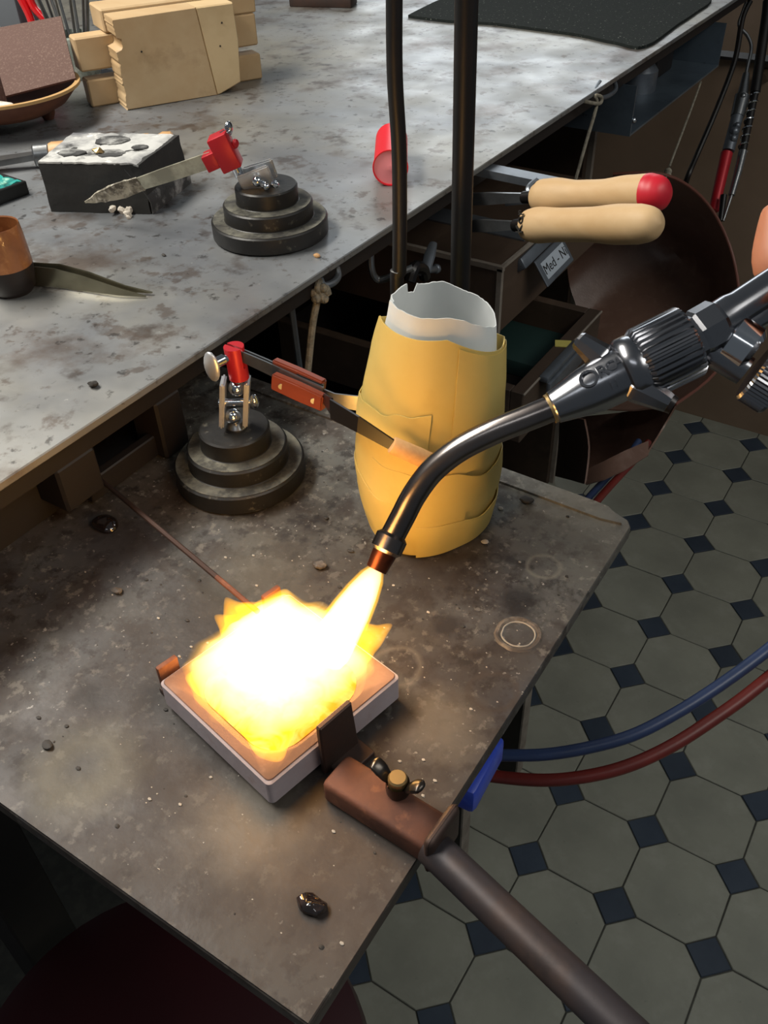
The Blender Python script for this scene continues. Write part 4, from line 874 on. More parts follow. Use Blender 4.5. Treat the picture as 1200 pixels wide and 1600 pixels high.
f = PZ(816, 1201, 0); ny = PX(735, 1270, f.x).y
ws = thing('floor_stand', 'dark wooden stand on the tiles under the board, pale front edges', 'stand', (f.x - .1, (f.y + ny) / 2, 0))
for y in (f.y - .012, ny - .012):
    bm = BM(); box(bm, (f.x - .10, y, .29), (.194, .024, .58)); lg = part('side_panel', bm, 'dark_wood', ws)
    bm = BM(); box(bm, (f.x - .0015, y, .29), (.003, .026, .58)); part('edging', bm, 'drawer_edge', lg)
bm = BM(); box(bm, (f.x - .10, (f.y + ny) / 2 - .012, .588), (.2, f.y - ny + .03, .016)); part('top', bm, 'dark_wood', ws)
# dried flux rings and burn marks raised on the face
def residue(u, v, r, mt, wid=.0016, hgt=.0007, asp=1.0, nm='residue_ring', parent=None):
    p = PZ(u, v, ZB); bm = BM(); pts = []; n = 40
    rs = []
    for i in range(n):
        a = 2 * math.pi * i / n; rr = r * (1 + .06 * noise.noise(V3((math.cos(a) * 2, math.sin(a) * 2, u)))); wd = wid * (1 + .4 * noise.noise(V3((a * 3, u, 0)))); hh = hgt * (1 + .5 * noise.noise(V3((a * 4, v, 0))))
        ca, sa = math.cos(a), math.sin(a) * asp
        rs.append([p + V3((ca * (rr - wd), sa * (rr - wd), -.0003)), p + V3((ca * (rr - wd * .3), sa * (rr - wd * .3), hh)), p + V3((ca * (rr + wd * .3), sa * (rr + wd * .3), hh)), p + V3((ca * (rr + wd), sa * (rr + wd), -.0003))])
    R = [[bm.verts.new(q) for q in r_] for r_ in rs]
    for i in range(n):
        a, b = R[i], R[(i + 1) % n]
        for k in range(4): bm.faces.new((a[k], b[k], b[(k + 1) % 4], a[(k + 1) % 4]))
    part(nm, bm, mt, bd)
def patch(u, v, r, mt, seed=0, hgt=.0006, ex=1.0, nm='burn_mark'):
    p = PZ(u, v, ZB); bm = BM(); n = 36; outer = []; mid = []
    for i in range(n):
        a = 2 * math.pi * i / n; rr = r * (1 + .28 * noise.noise(V3((math.cos(a) * 1.6 + seed, math.sin(a) * 1.6, seed * 3.3))) + .10 * noise.noise(V3((math.cos(a) * 6, math.sin(a) * 6, seed))))
        outer.append(p + V3((math.cos(a) * rr * ex, math.sin(a) * rr, -.0002))); mid.append(p + V3((math.cos(a) * rr * .8 * ex, math.sin(a) * rr * .8, hgt)))
    rings(bm, [outer, mid], True, True, True); part(nm, bm, mt, bd)
residue(810, 991, .0125, 'residue', .0022, .0010); residue(810, 991, .0098, 'chip_white', .0007, .0005)
# loose bits on the board
p = PZ(166, 822, ZB); bm = BM(); ball(bm, p + V3((0, 0, .002)), .009, 24, (1.15, .9, .5)); jitter(bm, .0012, 90); solo('glass_blob', bm, 'glass_glob', 'glossy black blob of burnt flux near the left of the board', 'blob', p)
p = PZ(488, 1415, ZB + .0015); bm = BM(); ball(bm, p + V3((0, 0, .001)), .0062, 20, (1.2, .8, .35)); jitter(bm, .0018, 200); solo('slag_lump', bm, 'glass_glob', 'rough dark slag lump near the front corner of the board', 'lump', p)
for (u, v, r, mt, lb, nm) in ((757, 848, .0024, 'chip_white', 'white chip on the board right of the paper tube', 'chip'), (782, 795, .0020, 'chip_white', 'pale sliver at the back of the board right of the paper tube', 'chip'),
        (823, 784, .0042, 'chip_dark', 'dark crumb near the back edge of the board', 'crumb'), (500, 885, .0042, 'residue', 'round grey flake left of the torch tip', 'flake'), (548, 862, .0022, 'chip_dark', 'small black crumb above the round grey flake', 'crumb'),
        (75, 1166, .0030, 'chip_dark', 'black flake at the left front of the board', 'flake'), (182, 925, .0036, 'residue', 'pale round flake left of the steel rod', 'flake'), (510, 810, .002, 'chip_dark', 'tiny black crumb left of the paper tube', 'crumb')):
    p = PZ(u, v, ZB); bm = BM(); ball(bm, p + V3((0, 0, r * .35)), r, 10, (1.25, .85, .42)); jitter(bm, r * .35, 260); solo(nm, bm, mt, lb, nm, p)
bm = BM(); rnd = random.Random(3)
for k in range(170):
    if rnd.random() < .7: x = rnd.gauss(-.13, .085); y = rnd.gauss(-.64, .085)
    else: x = rnd.uniform(-.36, -.04); y = rnd.uniform(-.78, -.43)
    if not (-.37 < x < -.03 and -.78 < y < -.43): continue
    r = rnd.choice((.0003, .0004, .0004, .0005, .0009)); t = bmesh.new(); bmesh.ops.create_icosphere(t, subdivisions=1, radius=r)
    for v in t.verts: v.co = V3((v.co.x * rnd.uniform(.8, 1.8) + x, v.co.y + y, v.co.z * .6 + ZB + r * .3))
    merge(bm, t)
solo('flux_crumbs', bm, 'chip_white', 'scatter of tiny pale flux crumbs over the soldering board', 'crumbs', (-.15, -.62, ZB), kind='stuff')
bm = BM()
for k in range(110):
    x = rnd.uniform(-.36, -.04); y = rnd.uniform(-.78, -.43); r = rnd.choice((.0004, .0005, .0007, .0012)); t = bmesh.new(); bmesh.ops.create_icosphere(t, subdivisions=1, radius=r)
    for v in t.verts: v.co = V3((v.co.x * rnd.uniform(.8, 1.8) + x, v.co.y + y, v.co.z * .5 + ZB + r * .3))
    merge(bm, t)
solo('soot_crumbs', bm, 'chip_dark', 'scatter of tiny black soot crumbs over the soldering board', 'crumbs', (-.15, -.62, ZB), kind='stuff')
# blue plastic crate edge under the board
a = PZ(790, 1163, .90); b = PZ(741, 1254, .90)
fr5 = frame_at(b, a); L5 = (a - b).length
bx = thing('plastic_box', 'blue plastic box fixed under the right side of the board, mostly hidden', 'box', b)
fb5 = axes(b, fr5.col[0].xyz, fr5.col[1].xyz, V3((0, 0, 1)))
bm = BM(); box(bm, (L5 * .5, .05, -.004), (L5, .10, .024), fb5, bev=.004); part('body', bm, 'blue_plastic', bx)
bm = BM(); box(bm, (L5 * .5, .07, .03), (L5 * .6, .05, .046), fb5); part('mounting_block', bm, 'dark_wood', bx)
# hoses sweeping out to the right
hz = .74
twin = [PD(1006, 690, 1.33), PD(990, 712, 1.31), PD(958, 746, 1.28), PD(922, 786, 1.22), PD(880, 840, 1.12), PD(820, 920, 1.0)]
toend = [PD(1420, 860, .66), PD(1560, 720, .58), PD(1560, 560, .50), PD(1400, 400, .445)]
ptsb = [(700, 1178), (775, 1180), (850, 1179), (920, 1168), (990, 1148), (1060, 1112), (1130, 1067), (1200, 1015), (1290, 940)]
P_ = [x + V3((-.007, -.003, 0)) for x in twin] + [PZ(700, 1060, .73)] + [PZ(u, v, hz + .00015 * (u - 700)) for u, v in ptsb] + toend + [PD(1262, 411, .435)]
bm = BM(); tube(bm, P_, .0052, 14, 8); solo('hose', bm, 'hose_blue', 'dark blue gas hose running under the board and sweeping out to the right edge', 'hose', PZ(775, 1180, hz))
ptsr = [(680, 1200), (755, 1211), (840, 1219), (910, 1214), (980, 1197), (1050, 1165), (1120, 1120), (1180, 1076), (1290, 985)]
P_ = [x + V3((.006, .002, 0)) for x in twin] + [PZ(725, 1060, .72)] + [PZ(u, v, hz - .012 + .00015 * (u - 700)) for u, v in ptsr] + [x + V3((.006, .006, -.02)) for x in toend] + [PD(1262, 451, .438)]
bm = BM(); tube(bm, P_, .0054, 14, 8); solo('hose', bm, 'hose_red', 'rust red gas hose running under the board and sweeping out to the right edge', 'hose', PZ(755, 1211, hz))
# dark red stool
c = PZ(255, 1690, .60); st_ = thing('stool', 'dark red round-seated stool under the front of the board', 'stool', (c.x, c.y, 0))
Rs = (PZ(205, 1392, .60) - c).length
bm = BM(); lathe(bm, [(Rs - .02, .56), (Rs - .002, .565), (Rs, .578), (Rs - .004, .592), (Rs - .03, .6), (.001, .606)], 56, Matrix.Translation((c.x, c.y, 0))); part('seat', bm, 'stool_red', st_)
for k in range(4):
    a = k * math.pi / 2 + .6; bm = BM(); cyl(bm, (c.x + .7 * Rs * math.cos(a), c.y + .7 * Rs * math.sin(a), .565), (c.x + .9 * Rs * math.cos(a), c.y + .9 * Rs * math.sin(a), 0), .014, .012); part('leg', bm, 'dark_wood', st_)
bm = BM(); lathe(bm, [(Rs * .80, .20), (Rs * .83, .20), (Rs * .83, .215), (Rs * .80, .215)], 40, Matrix.Translation((c.x, c.y, 0)), False, False); part('foot_ring', bm, 'dark_iron', st_)

# black upright rods behind the paper tube
b = PZ(625, 690, ZB); rd = thing('rod', 'thinner left one of the two black upright rods, slightly kinked', 'rod', b)
r1 = [b, b + V3((0, 0, .13)), PP(b, 624, 420), PP(b, 624, 250), PP(b, 617, 120), PP(b, 616, 0), PP(b, 617, -120), PP(b, 620, -500)]
bm = BM(); tube(bm, r1, .0047, 16); part('shaft', bm, 'rubber_black', rd)
bm = BM(); lathe(bm, [(.012, 0), (.012, .003), (.007, .005), (.006, .012)], 24, Matrix.Translation(b)); part('foot', bm, 'cast_iron', rd)
b = PZ(712, 672, ZB); rd = thing('rod', 'thicker right one of the two black upright rods', 'rod', b)
bm = BM(); tube(bm, [b, PP(b, 719, 440), PP(b, 729, 0), PP(b, 738, -500)], .0068, 18); part('shaft', bm, 'rubber_black', rd)
bm = BM(); lathe(bm, [(.015, 0), (.015, .003), (.009, .005), (.008, .012)], 24, Matrix.Translation(b)); part('foot', bm, 'cast_iron', rd)

# ================================================================== PAPER TUBE
LC = V3((-.151, -.486, ZB)); 
lp = thing('paper_tube', 'upright tube of taped yellow paper with a ragged white paper lining, behind the torch', 'paper tube', LC)
PROF = [(0, .0405, .0), (.02, .0445, .0005), (.045, .0464, .001), (.088, .0455, .0027), (.13, .0400, .0066), (.157, .0352, .0095), (.18, .0335, .011)]
def prof_(z):
    z = max(0, min(z, .1799))
    for (z0, r0, c0), (z1, r1, c1) in zip(PROF, PROF[1:]):
        if z <= z1:
            t = (z - z0) / (z1 - z0); return r0 + (r1 - r0) * t, c0 + (c1 - c0) * t
def pt(th, z, dr=0):
    # th = 0 faces the camera side (-E2), positive toward the right (E1)
    r, cx = prof_(z); low = max(0, 1 - z / .06)
    r = r * (1 + .012 * math.cos(3 * th + .6) + .010 * math.cos(5 * th + 2) + .055 * low * math.cos(3 * (th + .45))) + dr
    return LC + (-E2 * math.cos(th) + E1 * math.sin(th)) * r + E1 * cx + V3((0, 0, z))
def ytop(th):
    c = math.cos(th); q = math.sin(th)
    z = .1555 + (-.0025 if q < 0 else -.019) * abs(q)
    return z if c > 0 else z + c * .022
def wrap(th0, th1, zb, zt, dr0, dr1, nt=40, nz=14, name='yellow_sheet', mt='yellow_paper', label=None, curl=0):
    gr = []
    for i in range(nt + 1):
        th = th0 + (th1 - th0) * i / nt; row = []
        b = zb(th) if callable(zb) else zb; t = zt(th) if callable(zt) else zt; dr = dr0 + (dr1 - dr0) * i / nt
        for j in range(nz + 1):
            z = b + (t - b) * j / nz; wob = .0006 * noise.noise(V3((th * 2.5, z * 60, dr * 900)))
            row.append(pt(th, z, dr + wob + curl * max(0, (i - nt + 5)) / 5 * .004))
        gr.append(row)
    bm = BM(); sheet(bm, gr, .0006); part(name, bm, mt, lp, label, sharp=50)
PI = math.pi
wrap(-PI, PI * .995, .0005, ytop, 0, .0006, 64, 18)
wob = lambda s, a, f: (lambda th: a * noise.noise(V3((th * f, s, 0))))
n1 = wob(1, .006, 2); n2 = wob(2, .005, 3); n3 = wob(3, .006, 2); n4 = wob(4, .004, 6)
wrap(-2.2, -.1, lambda th: .050 + .012 * math.sin(th) + n1(th), lambda th: .112 + .008 * th + n2(th), .0012, .0015)
wrap(-.9, 1.7, lambda th: .035 + n3(th), lambda th: .068 - .006 * th + n1(th), .0018, .0022)
wrap(-1.9, .5, lambda th: .004 + .0 * th, lambda th: .040 + .012 * abs(th) * .6 + n2(th), .0026, .0018)
wrap(-.2, 2.4, lambda th: .0015, lambda th: .030 + n3(th) - .004 * th, .0030, .0024)
wrap(.2, 2.0, lambda th: .066 + n2(th), lambda th: ytop(th) - .002, .0010, .0014)
# white lining: front lip and tall ragged back
def wtop_front(th):
    return .1665 - .002 * max(0, -math.sin(th)) - .018 * max(0, math.sin(th)) ** 1.4 + .0010 * noise.noise(V3((th * 5, 2, 0)))
wrap(-1.45, 1.25, .06, wtop_front, -.0030, -.0036, 40, 12, 'white_sheet', 'white_paper', 'white lining sheet at the front')
zb0, zb1, zb2 = .1640, .1575, .1440
def wtop_back(th):
    # th from 1.2 (right) round the back to 2pi-1.4 (left)
    s = (th - 1.2) / (2 * PI - 1.4 - 1.2)
    z = zb2 + (zb1 - zb2) * min(s / .5, 1) + (zb0 - zb1) * max((s - .5) / .5, 0)
    return z + .0020 * noise.noise(V3((s * 9, 7, 0))) + .0010 * noise.noise(V3((s * 40, 3, 0))) - (.006 if .66 < s < .72 else 0) - .010 * max(0, .15 - s) / .15
wrap(1.2, 2 * PI - 1.4, .05, wtop_back, -.0045, -.0045, 72, 12, 'white_sheet', 'white_paper', 'tall ragged white lining sheet at the back')

# ================================================================== CERAMIC DISH AND ITS HOLDER
DC = V3((-.1435, -.6605, ZB)); da = V3((.975, -.222, 0)).normalized(); db = V3((.222, .975, 0)).normalized()
corners = [PZ(u, v, ZB + .004) for u, v in ((258, 1094), (430, 1259), (626, 1090))]
print('dish corners', corners)
cL, cB, cR = corners; DC = (cL + cR) / 2; DC.z = ZB; da = ((cB - cL) * 1).normalized(); db = (cR - cB).normalized()
sa = (cB - cL).length; sb = (cR - cB).length; da.z = db.z = 0
ds = (sa + sb) / 4; dz0 = ZB + .0042; dh = .0175
ang = math.atan2(da.y, da.x); 
frd = axes(V3((DC.x, DC.y, dz0)), V3((math.cos(ang), math.sin(ang), 0)), V3((-math.sin(ang), math.cos(ang), 0)), V3((0, 0, 1)))
da = frd.col[0].xyz; db = frd.col[1].xyz
def rrect(h, r, z, n=8):
    pts = []
    for q, (sx, sy) in enumerate(((1, 1), (-1, 1), (-1, -1), (1, -1))):
        for i in range(n + 1):
            a = q * PI / 2 + PI / 2 * i / n; pts.append(V3((sx * (h - r) + r * math.cos(a), sy * (h - r) + r * math.sin(a), z)))
    return pts
dish = thing('ceramic_dish', 'square white ceramic melting dish with a glowing hollow, on the board under the torch', 'melting dish', (DC.x, DC.y, dz0))
bm = BM(); rs = [rrect(ds, .003, 0), rrect(ds, .003, dh - .0015), rrect(ds - .0016, .003, dh - .0002), rrect(ds - .0062, .022, dh - .0004), rrect(ds - .0078, .021, dh - .0012), rrect(ds - .0125, .020, dh - .0085), rrect(ds - .020, .016, dh - .0105)]
rings(bm, [[frd @ p for p in r] for r in rs]); part('dish', bm, 'ceramic', dish)
bm = BM(); rs = [rrect(ds - .0012, .003, dh - .0004), rrect(ds - .0016, .003, dh), rrect(ds - .0062, .022, dh), rrect(ds - .0079, .021, dh - .0012), rrect(ds - .0126, .020, dh - .0084)]
rings(bm, [[frd @ p for p in r] for r in rs], True, False, False); part('scorched_rim', bm, 'scorched', dish, 'brown scorched rim')
ml = thing('molten_metal', 'white-hot molten metal filling the hollow of the ceramic dish', 'molten metal', frd @ V3((0, 0, dh - .0095)))
bm = BM(); gr = []
rs = [rrect(ds - .0140, .018, dh - .0088), rrect(ds - .0118, .018, dh - .0060), rrect(ds - .018, .014, dh - .0050), rrect(ds - .036, .006, dh - .0052)]
rings(bm, [[frd @ (p + V3((0, 0, .0005 * noise.noise(p * 120)))) for p in r] for r in rs]); part('pool', bm, 'molten', ml)

def PL(u, v, x): return PN(u, v, frd @ V3((x, 0, 0)), da)
def PB(u, v, z): return PZ(u, v, z)
hd = thing('dish_holder', 'rusty iron dish holder with a pipe handle running off the board to the lower right', 'holder', frd @ V3((ds + .03, 0, -.004)))
bm = BM(); box(bm, (0, 0, -.0021), (2 * ds + .03, .022, .004), frd, bev=.0004, seg=1); box(bm, (-ds - .004, 0, -.0021), (.012, 2 * ds * .93, .004), frd, bev=.0004, seg=1); part('base_bar', bm, 'dark_iron', hd)
for y in (-ds * .80, ds * .80):
    bm = BM(); box(bm, (-ds - .0045, y, .010), (.0035, .013, .024), frd, bev=.001, seg=2); part('tab', bm, 'rust', hd)
# front jaw: leaning plate
xj = ds + .0035
j0 = PL(497, 1132, xj); j1 = PL(545, 1100, xj)
wj = .0115
yj = (frd.inverted() @ ((j0 + j1) / 2)).y; hj = (frd.inverted() @ ((j0 + j1) / 2)).z
bm = BM(); strip(bm, [frd @ V3((ds + .003, yj * .6, -.003)), frd @ V3((ds + .0035, yj, hj))], db, [.0245, .0220], .0035); bmesh.ops.bevel(bm, geom=list(bm.edges), offset=.0008, segments=1, affect='EDGES'); part('jaw', bm, 'dark_iron', hd)
# channel from jaw to collar
pc0 = PB(537, 1212, ZB + .014); pc1 = PB(690, 1304, ZB + .016)
axh = (pc1 - pc0); axh.z = 0; axh.normalize(); sdh = V3((-axh.y, axh.x, 0))
frh = axes(V3((pc0.x, pc0.y, ZB)), axh, sdh, V3((0, 0, 1))); Lh = (pc1 - pc0).xy.length
bm = BM(); box(bm, (Lh / 2 - .004, 0, .0085), (Lh + .004, .0215, .0155), frh, bev=.003, seg=3); part('channel', bm, 'rust', hd)
bm = BM(); box(bm, (Lh, 0, .013), (.006, .026, .027), frh, bev=.0035, seg=3); part('collar', bm, 'dark_iron', hd)
# wing nut
wp = frh @ V3((Lh * .52, .002, .0163))
wp = PB(622, 1236, ZB + .0163)
bm = BM(); lathe(bm, [(.0052, 0), (.0048, .004), (.0048, .011), (.0040, .012)], 18, Matrix.Translation(wp)); part('screw', bm, 'brass', hd, 'brass-lit screw end')
bm = BM()
up = (PB(655, 1247, ZB + .028) - PB(590, 1213, ZB + .028)); up.z = 0; up.normalize()
for s in (-1, 1):
    tube(bm, [wp + V3((0, 0, .006)) + up * s * .0035, wp + V3((0, 0, .008)) + up * s * .0065, wp + V3((0, 0, .0115)) + up * s * .0095, wp + V3((0, 0, .0135)) + up * s * .0125, wp + V3((0, 0, .013)) + up * s * .0140], [.0022, .0034, .0042, .0040, .0016], 12, flat=.55)
lathe(bm, [(.0058, .0005), (.0062, .003), (.0058, .008)], 20, Matrix.Translation(wp), False, False); part('wing_nut', bm, 'wing_steel', hd)
# pipe handle
p0 = PB(688, 1336, ZB + .011); p1 = PB(985, 1620, ZB + .016); dirp = (p1 - p0).normalized()
pst = frh @ V3((Lh - .004, 0, .0105)); 
bm = BM(); pp = [p0 - dirp * .012, p0, p1, p1 + dirp * .06]; R_ = .0087
rs = []
cyl(bm, p0 - dirp * .006, p1 + dirp * .10, R_, R_, 32); part('pipe_handle', bm, 'pipe', hd)

# stirring rod lying toward the dish
a = PZ(150, 748, ZB + .022); b = frd @ V3((-ds + .006, ds * .55, dh + .006)); b = PN(384, 940, frd @ V3((0, 0, dh + .006)), (0, 0, 1))
a = PZ(120, 718, ZB + .014)
sr = thing('stirring_rod', 'thin dark steel rod reaching from under the bench edge into the flames', 'rod', a)
bm = BM(); cyl(bm, a, a.lerp(b, .86), .0018, .0018, 10); part('rod', bm, 'dark_iron', sr)
bm = BM(); cyl(bm, a.lerp(b, .86), b + (b - a).normalized() * .012, .0018, .0016, 10); part('heated_end', bm, 'rust', sr, 'rust-coloured heated end')

# ================================================================== TORCH
DN, D1, D2, D3 = .478, .462, .452, .446
tc = thing('torch', 'chrome gas torch with a bent neck and fluted ring, coming in from the right', 'torch', PD(960, 590, .448))
T0 = PD(588, 890, DN); T1 = PD(602, 862, DN); T2 = PD(616, 832, DN)
TR = .0068
bm = BM(); cyl(bm, T0, T1.lerp(T2, .3), .0058, .0072, 28); part('tip', bm, 'torch_tip', tc, 'copper-red heated tip')
bm = BM(); ad = (T2 - T1).normalized(); cyl(bm, T1 + ad * -.0005, T2 - ad * .001, .0088, .0088, 32, .0018); part('tip_collar', bm, 'torch_neck', tc)
neck = [T2 - ad * .002, PD(630, 806, .476), PD(648, 772, .473), PD(676, 735, .469), PD(716, 703, .464), PD(768, 676, .459), PD(820, 655, .455), PD(870, 635, .452)]
bm = BM(); tube(bm, neck, TR, 28, 8); part('neck', bm, 'torch_neck', tc)
A0 = PD(862, 638, .4525); A1 = PD(978, 583, .4475); A2 = PD(1078, 532, .4435); A3 = PD(1240, 440, .437)
u = (A2 - A0).normalized()
mtx = look(A0, A2); L01 = (A1 - A0).length; L02 = (A2 - A0).length
bm = BM(); lathe(bm, [(.0076, 0), (.0086, .001), (.0124, L01 * .45), (.0133, L01 * .62), (.0135, L01 - .001)], 40, mtx); cn = part('cone', bm, 'torch_chrome', tc)
bm = BM(); lathe(bm, [(.0072, -.0012), (.0079, -.0012), (.0079, .0008), (.0072, .0008)], 32, mtx, False, False); part('orifice_ring', bm, 'brass', tc)
bm = BM(); lathe(bm, [(.0135, L01 - .002), (.0160, L01 - .0012), (.0172, L01 + .001), (.0172, L01 + .006), (.0165, L01 + .008)], 48, mtx); part('flange', bm, 'torch_chrome', tc)
# fluted ring
bm = BM(); nr = 34; prof = []
rs = []; z0, z1 = L01 + .0075, L02 + .0005
for z, k in ((z0, .90), (z0 + .0025, 1), (z1 - .0015, 1), (z1, .93)):
    ring = []
    for i in range(nr * 6):
        a = 2 * PI * i / (nr * 6); ph = (i % 6) / 6; r = (.0187 if 1 <= i % 6 <= 3 else .0173) * k
        ring.append(mtx @ V3((r * math.cos(a), r * math.sin(a), z)))
    rs.append(ring)
rings(bm, rs); part('fluted_ring', bm, 'torch_chrome', tc, sharp=20)
# shaft beyond
mt3 = look(A2, A3); L3 = (A3 - A2).length
bm = BM(); lathe(bm, [(.0125, -.002), (.0125, .004), (.0135, .006), (.0135, .016), (.0118, .018)], 8, mt3); part('hex_nut', bm, 'torch_chrome', tc, sharp=20)
bm = BM(); S3 = PD(1110, 510, .4425); S4 = PD(1260, 412, .435); lathe(bm, [(.0098, -.01), (.0098, .012), (.0088, .016), (.0088, (S4 - S3).length)], 32, look(S3, S4)); part('shaft', bm, 'torch_chrome', tc)
bm = BM(); S5 = PD(1115, 535, .445); S6 = PD(1260, 452, .438); cyl(bm, S5, S6, .0062, .0062, 24); part('gas_pipe', bm, 'torch_chrome', tc)
# side knobs
def knob(p, q, r0, r1, nm, n=9, mt='torch_chrome'):
    b_ = BM(); L = (q - p).length; lathe(b_, [(r0 * .75, -.004), (r0 * .85, 0), (r0, .003), (r0, L * .25), (r1, L * .92), (r1 * .8, L)], n, look(p, q)); part(nm, b_, mt, tc, sharp=20)
knob(PD(948, 566, .449), PD(902, 530, .452), .0075, .0050, 'lever_knob', 9); 
knob(PD(985, 596, .444), PD(1050, 632, .4395), .0088, .0052, 'lever_knob', 9)
bm = BM(); q0 = PD(1046, 630, .4398); q1 = PD(1053, 634, .4393); cyl(bm, q0, q1, .0050, .0046, 18); part('knob_end', bm, 'black_steel', tc, 'black knob end')
# valve
V0 = PD(1115, 512, .444); V1 = PD(1168, 545, .440); V2 = PD(1186, 556, .439); V3_ = PD(1216, 575, .437)
bm = BM(); lathe(bm, [(.0075, 0), (.0075, .008), (.0125, .010), (.0125, (V1 - V0).length + .0015), (.0095, (V1 - V0).length + .004)], 36, look(V0, V1)); part('valve_body', bm, 'chrome', tc)
bm = BM(); cyl(bm, PD(1095, 535, .4455), PD(1165, 580, .4415), .0085, .0075, 24); part('valve_stem', bm, 'torch_chrome', tc)
bm = BM(); mk = look(PD(1180, 578, .4395), PD(1222, 604, .4375)); rs = []
for z, k in ((0, .94), (.0015, 1), (.013, 1), (.0145, .95)):
    rs.append([mk @ V3(((.0165 if i % 2 else .0158) * k * math.cos(2 * PI * i / 96), (.0165 if i % 2 else .0158) * k * math.sin(2 * PI * i / 96), z)) for i in range(96)])
rings(bm, rs); part('knurled_knob', bm, 'torch_chrome', tc, 'knurled valve knob', sharp=20)
# stamped letters on the cone
vdir = CAM - A0.lerp(A1, .6); 
def on_cone(f, side, size, s, depth=.0007):
    p = A0.lerp(A1, f); n0 = (vdir - u * vdir.dot(u)).normalized(); sx = u; sy0 = n0.cross(sx).normalized()
    n = (n0 * math.cos(side) + sy0 * math.sin(side)).normalized(); sy = n.cross(sx).normalized(); r = .0126 + .0008 * min(max((f - .45) / .2, 0), 1)
    bm = text_bm(s, size, axes(p + n * (r - .0000), sx, sy, n), depth); return bm
bm = on_cone(.52, .38, .013, 'O'); merge(bm, on_cone(.70, .42, .0095, 'R')); merge(bm, on_cone(.82, .46, .0080, 'C')); merge(bm, on_cone(.92, .50, .0070, 'A')); merge(bm, on_cone(.76, -.22, .006, 'H'))
part('stamped_letters', bm, 'torch_chrome', cn, 'raised letters on the cone', sharp=30)

# hand gripping the torch, mostly beyond the right edge
def skin_figure(name, chains, parent, sub=2):
    me = bpy.data.meshes.new(name); vs = []; es = []; rad = []
    for ch in chains:
        prev = None
        for it in ch:
            if isinstance(it, int): prev = it; continue
            vs.append(V3(it[0])); rad.append(it[1]); i = len(vs) - 1
            if prev is not None: es.append((prev, i))
            prev = i
    me.from_pydata(vs, es, []); o = bpy.data.objects.new(name, me); COL.objects.link(o)
    sm = o.modifiers.new('s', 'SKIN'); sm.use_smooth_shade = True
    sv = me.skin_vertices[0].data
    for i, r in enumerate(rad): sv[i].radius = (r, r)
    sv[0].use_root = True
    ss = o.modifiers.new('u', 'SUBSURF'); ss.levels = sub; ss.render_levels = sub
    bpy.context.view_layer.update()
    m2 = bpy.data.meshes.new_from_object(o.evaluated_get(bpy.context.evaluated_depsgraph_get()))
    bm = BM(); bm.from_mesh(m2); bpy.data.objects.remove(o); return bm
hand = thing('hand', 'hand gripping the torch at the right edge, thumb lit orange by the flame', 'hand', PD(1290, 420, .43))
wr = PD(1470, 420, .44); pm = PD(1330, 425, .452)
ch = [[(pm, .024), (PD(1385, 420, .448), .026), (wr, .024), (PD(1640, 440, .44), .027), (PD(1900, 480, .44), .034)]]
ch.append([0, (PD(1268, 455, .458), .016), (PD(1204, 425, .462), .0140), (PD(1213, 375, .461), .0118), (PD(1214, 332, .459), .0088), (PD(1212, 316, .459), .006)])
fb = [(1262, 420), (1296, 400), (1330, 382), (1364, 366)]
for k, (x, y) in enumerate(fb):
    ch.append([0, (PD(x + 22, y - 18, .452), .0105), (PD(x - 2, y - 6, .428), .0095), (PD(x + 6, y + 34, .414), .0088), (PD(x + 22, y + 68, .420), .0078), (PD(x + 34, y + 84, .430), .0058)])
bm = skin_figure('hand', ch, None); part('skin', bm, 'skin', hand, sharp=180)

# ================================================================== FLAME
fl = thing('torch_flame', 'bright yellow-white flame jetting from the torch and spreading over the dish', 'flame', T0)
J0 = T0; J1 = PN(505, 1030, frd @ V3((0, 0, dh)), (0, 0, 1)); LJ = (J1 - J0).length; mj = look(J0, J1)
bm = BM(); lathe(bm, [(.0035, .0), (.0056, LJ * .08), (.0082, LJ * .25), (.0102, LJ * .45), (.0118, LJ * .7), (.0124, LJ * .9), (.0110, LJ * .99)], 32, mj); part('jet', bm, 'gas_jet', fl, 'white flame jet')
bm = BM(); lathe(bm, [(.0048, .0), (.0072, LJ * .08), (.0098, LJ * .25), (.0118, LJ * .45), (.0136, LJ * .7), (.0146, LJ * .9), (.0138, LJ * .985)], 32, mj @ Matrix.Translation((0, 0, .0002))); part('jet_halo', bm, 'gas_edge', fl, 'yellow fringe of the jet')
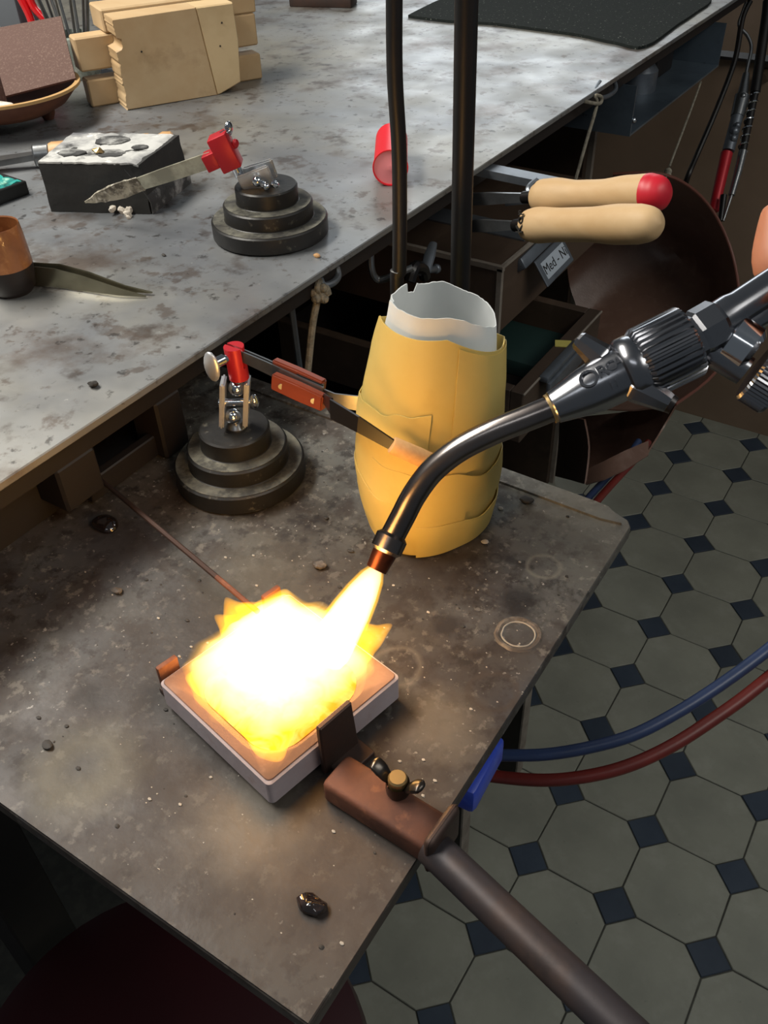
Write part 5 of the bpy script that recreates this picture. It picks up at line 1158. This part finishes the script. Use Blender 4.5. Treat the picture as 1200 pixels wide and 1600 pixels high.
# pool of fire over the dish
def firepool(zr, ra, rb, hgt, seed, amp, up=.0):
    b_ = BM(); t = bmesh.new(); bmesh.ops.create_icosphere(t, subdivisions=5, radius=1)
    for v in t.verts:
        a = math.atan2(v.co.y, v.co.x); k = 1 + amp * noise.noise(V3((math.cos(a) * 2.2 + seed, math.sin(a) * 2.2, v.co.z * .8))) + amp * .5 * noise.noise(V3((math.cos(a) * 6 + seed, math.sin(a) * 6, v.co.z)))
        sq = max(abs(v.co.x), abs(v.co.y)); rr = math.hypot(v.co.x, v.co.y); f_ = (rr / sq) ** .45 if sq > 1e-6 else 1
        z = v.co.z
        v.co = V3((v.co.x * ra * k * f_, v.co.y * rb * k * f_, zr + (z * z * hgt if z > 0 else -z * z * hgt * .2)))
    merge(b_, t, frd); return b_
bm = firepool(dh + .001, ds * .93, ds * .93, .021, 2.0, .12); xf(bm.verts, Matrix.Translation(db * .006 - da * .008)); part('fire_pool', bm, 'gas_core', fl, 'white fire spread over the dish', sharp=180)
bm = firepool(dh + .001, ds * 1.0, ds * 1.0, .0215, 2.0, .14); xf(bm.verts, Matrix.Translation(db * .006 - da * .008)); part('fire_fringe', bm, 'gas_edge', fl, 'yellow fringe of the fire', sharp=180)
def tongue(pts, rr, mt, nm='flame_tongue'):
    b_ = BM(); tube(b_, pts, rr, 16, 8, flat=.7); jitter(b_, .0015, 80); part(nm, b_, mt, fl, sharp=180)
zt_ = dz0 + dh
G = lambda u, v, dz: PZ(u, v, zt_ + dz)
tongue([G(430, 1015, .004), G(398, 985, .006), G(368, 958, .010), G(352, 934, .014)], [.022, .016, .008, .0006], 'gas_tongue')
tongue([G(445, 1005, .004), G(418, 975, .006), G(388, 956, .009), G(366, 948, .011)], [.018, .013, .006, .0006], 'gas_tongue')
tongue([G(400, 1010, .003), G(376, 990, .005), G(352, 972, .008), G(336, 962, .010)], [.018, .013, .006, .0006], 'gas_tongue')
tongue([G(460, 1005, .004), G(452, 970, .006), G(443, 950, .009), G(438, 938, .011)], [.018, .012, .006, .0006], 'gas_tongue')
tongue([G(535, 1020, .004), G(568, 1001, .006), G(594, 990, .009), G(614, 976, .013)], [.016, .011, .006, .0006], 'gas_tongue')
tongue([G(340, 1060, .004), G(312, 1062, .004), G(292, 1060, .005)], [.015, .009, .001], 'gas_tongue')
tongue([G(420, 1130, .003), G(428, 1165, .003), G(440, 1188, .003)], [.016, .010, .001], 'gas_tongue')
# the light the fire throws
for (p, e, r, c_) in ((frd @ V3((0, 0, dh + .095)), .62, .03, (1, .50, .14)), (J0.lerp(J1, .52) + V3((0, 0, .008)), .16, .012, (1, .56, .18))):
    l = bpy.data.lights.new('flame_light', 'POINT'); l.energy = e; l.color = c_; l.shadow_soft_size = r
    o = bpy.data.objects.new('flame_light', l); COL.objects.link(o); o.location = p; o.parent = None
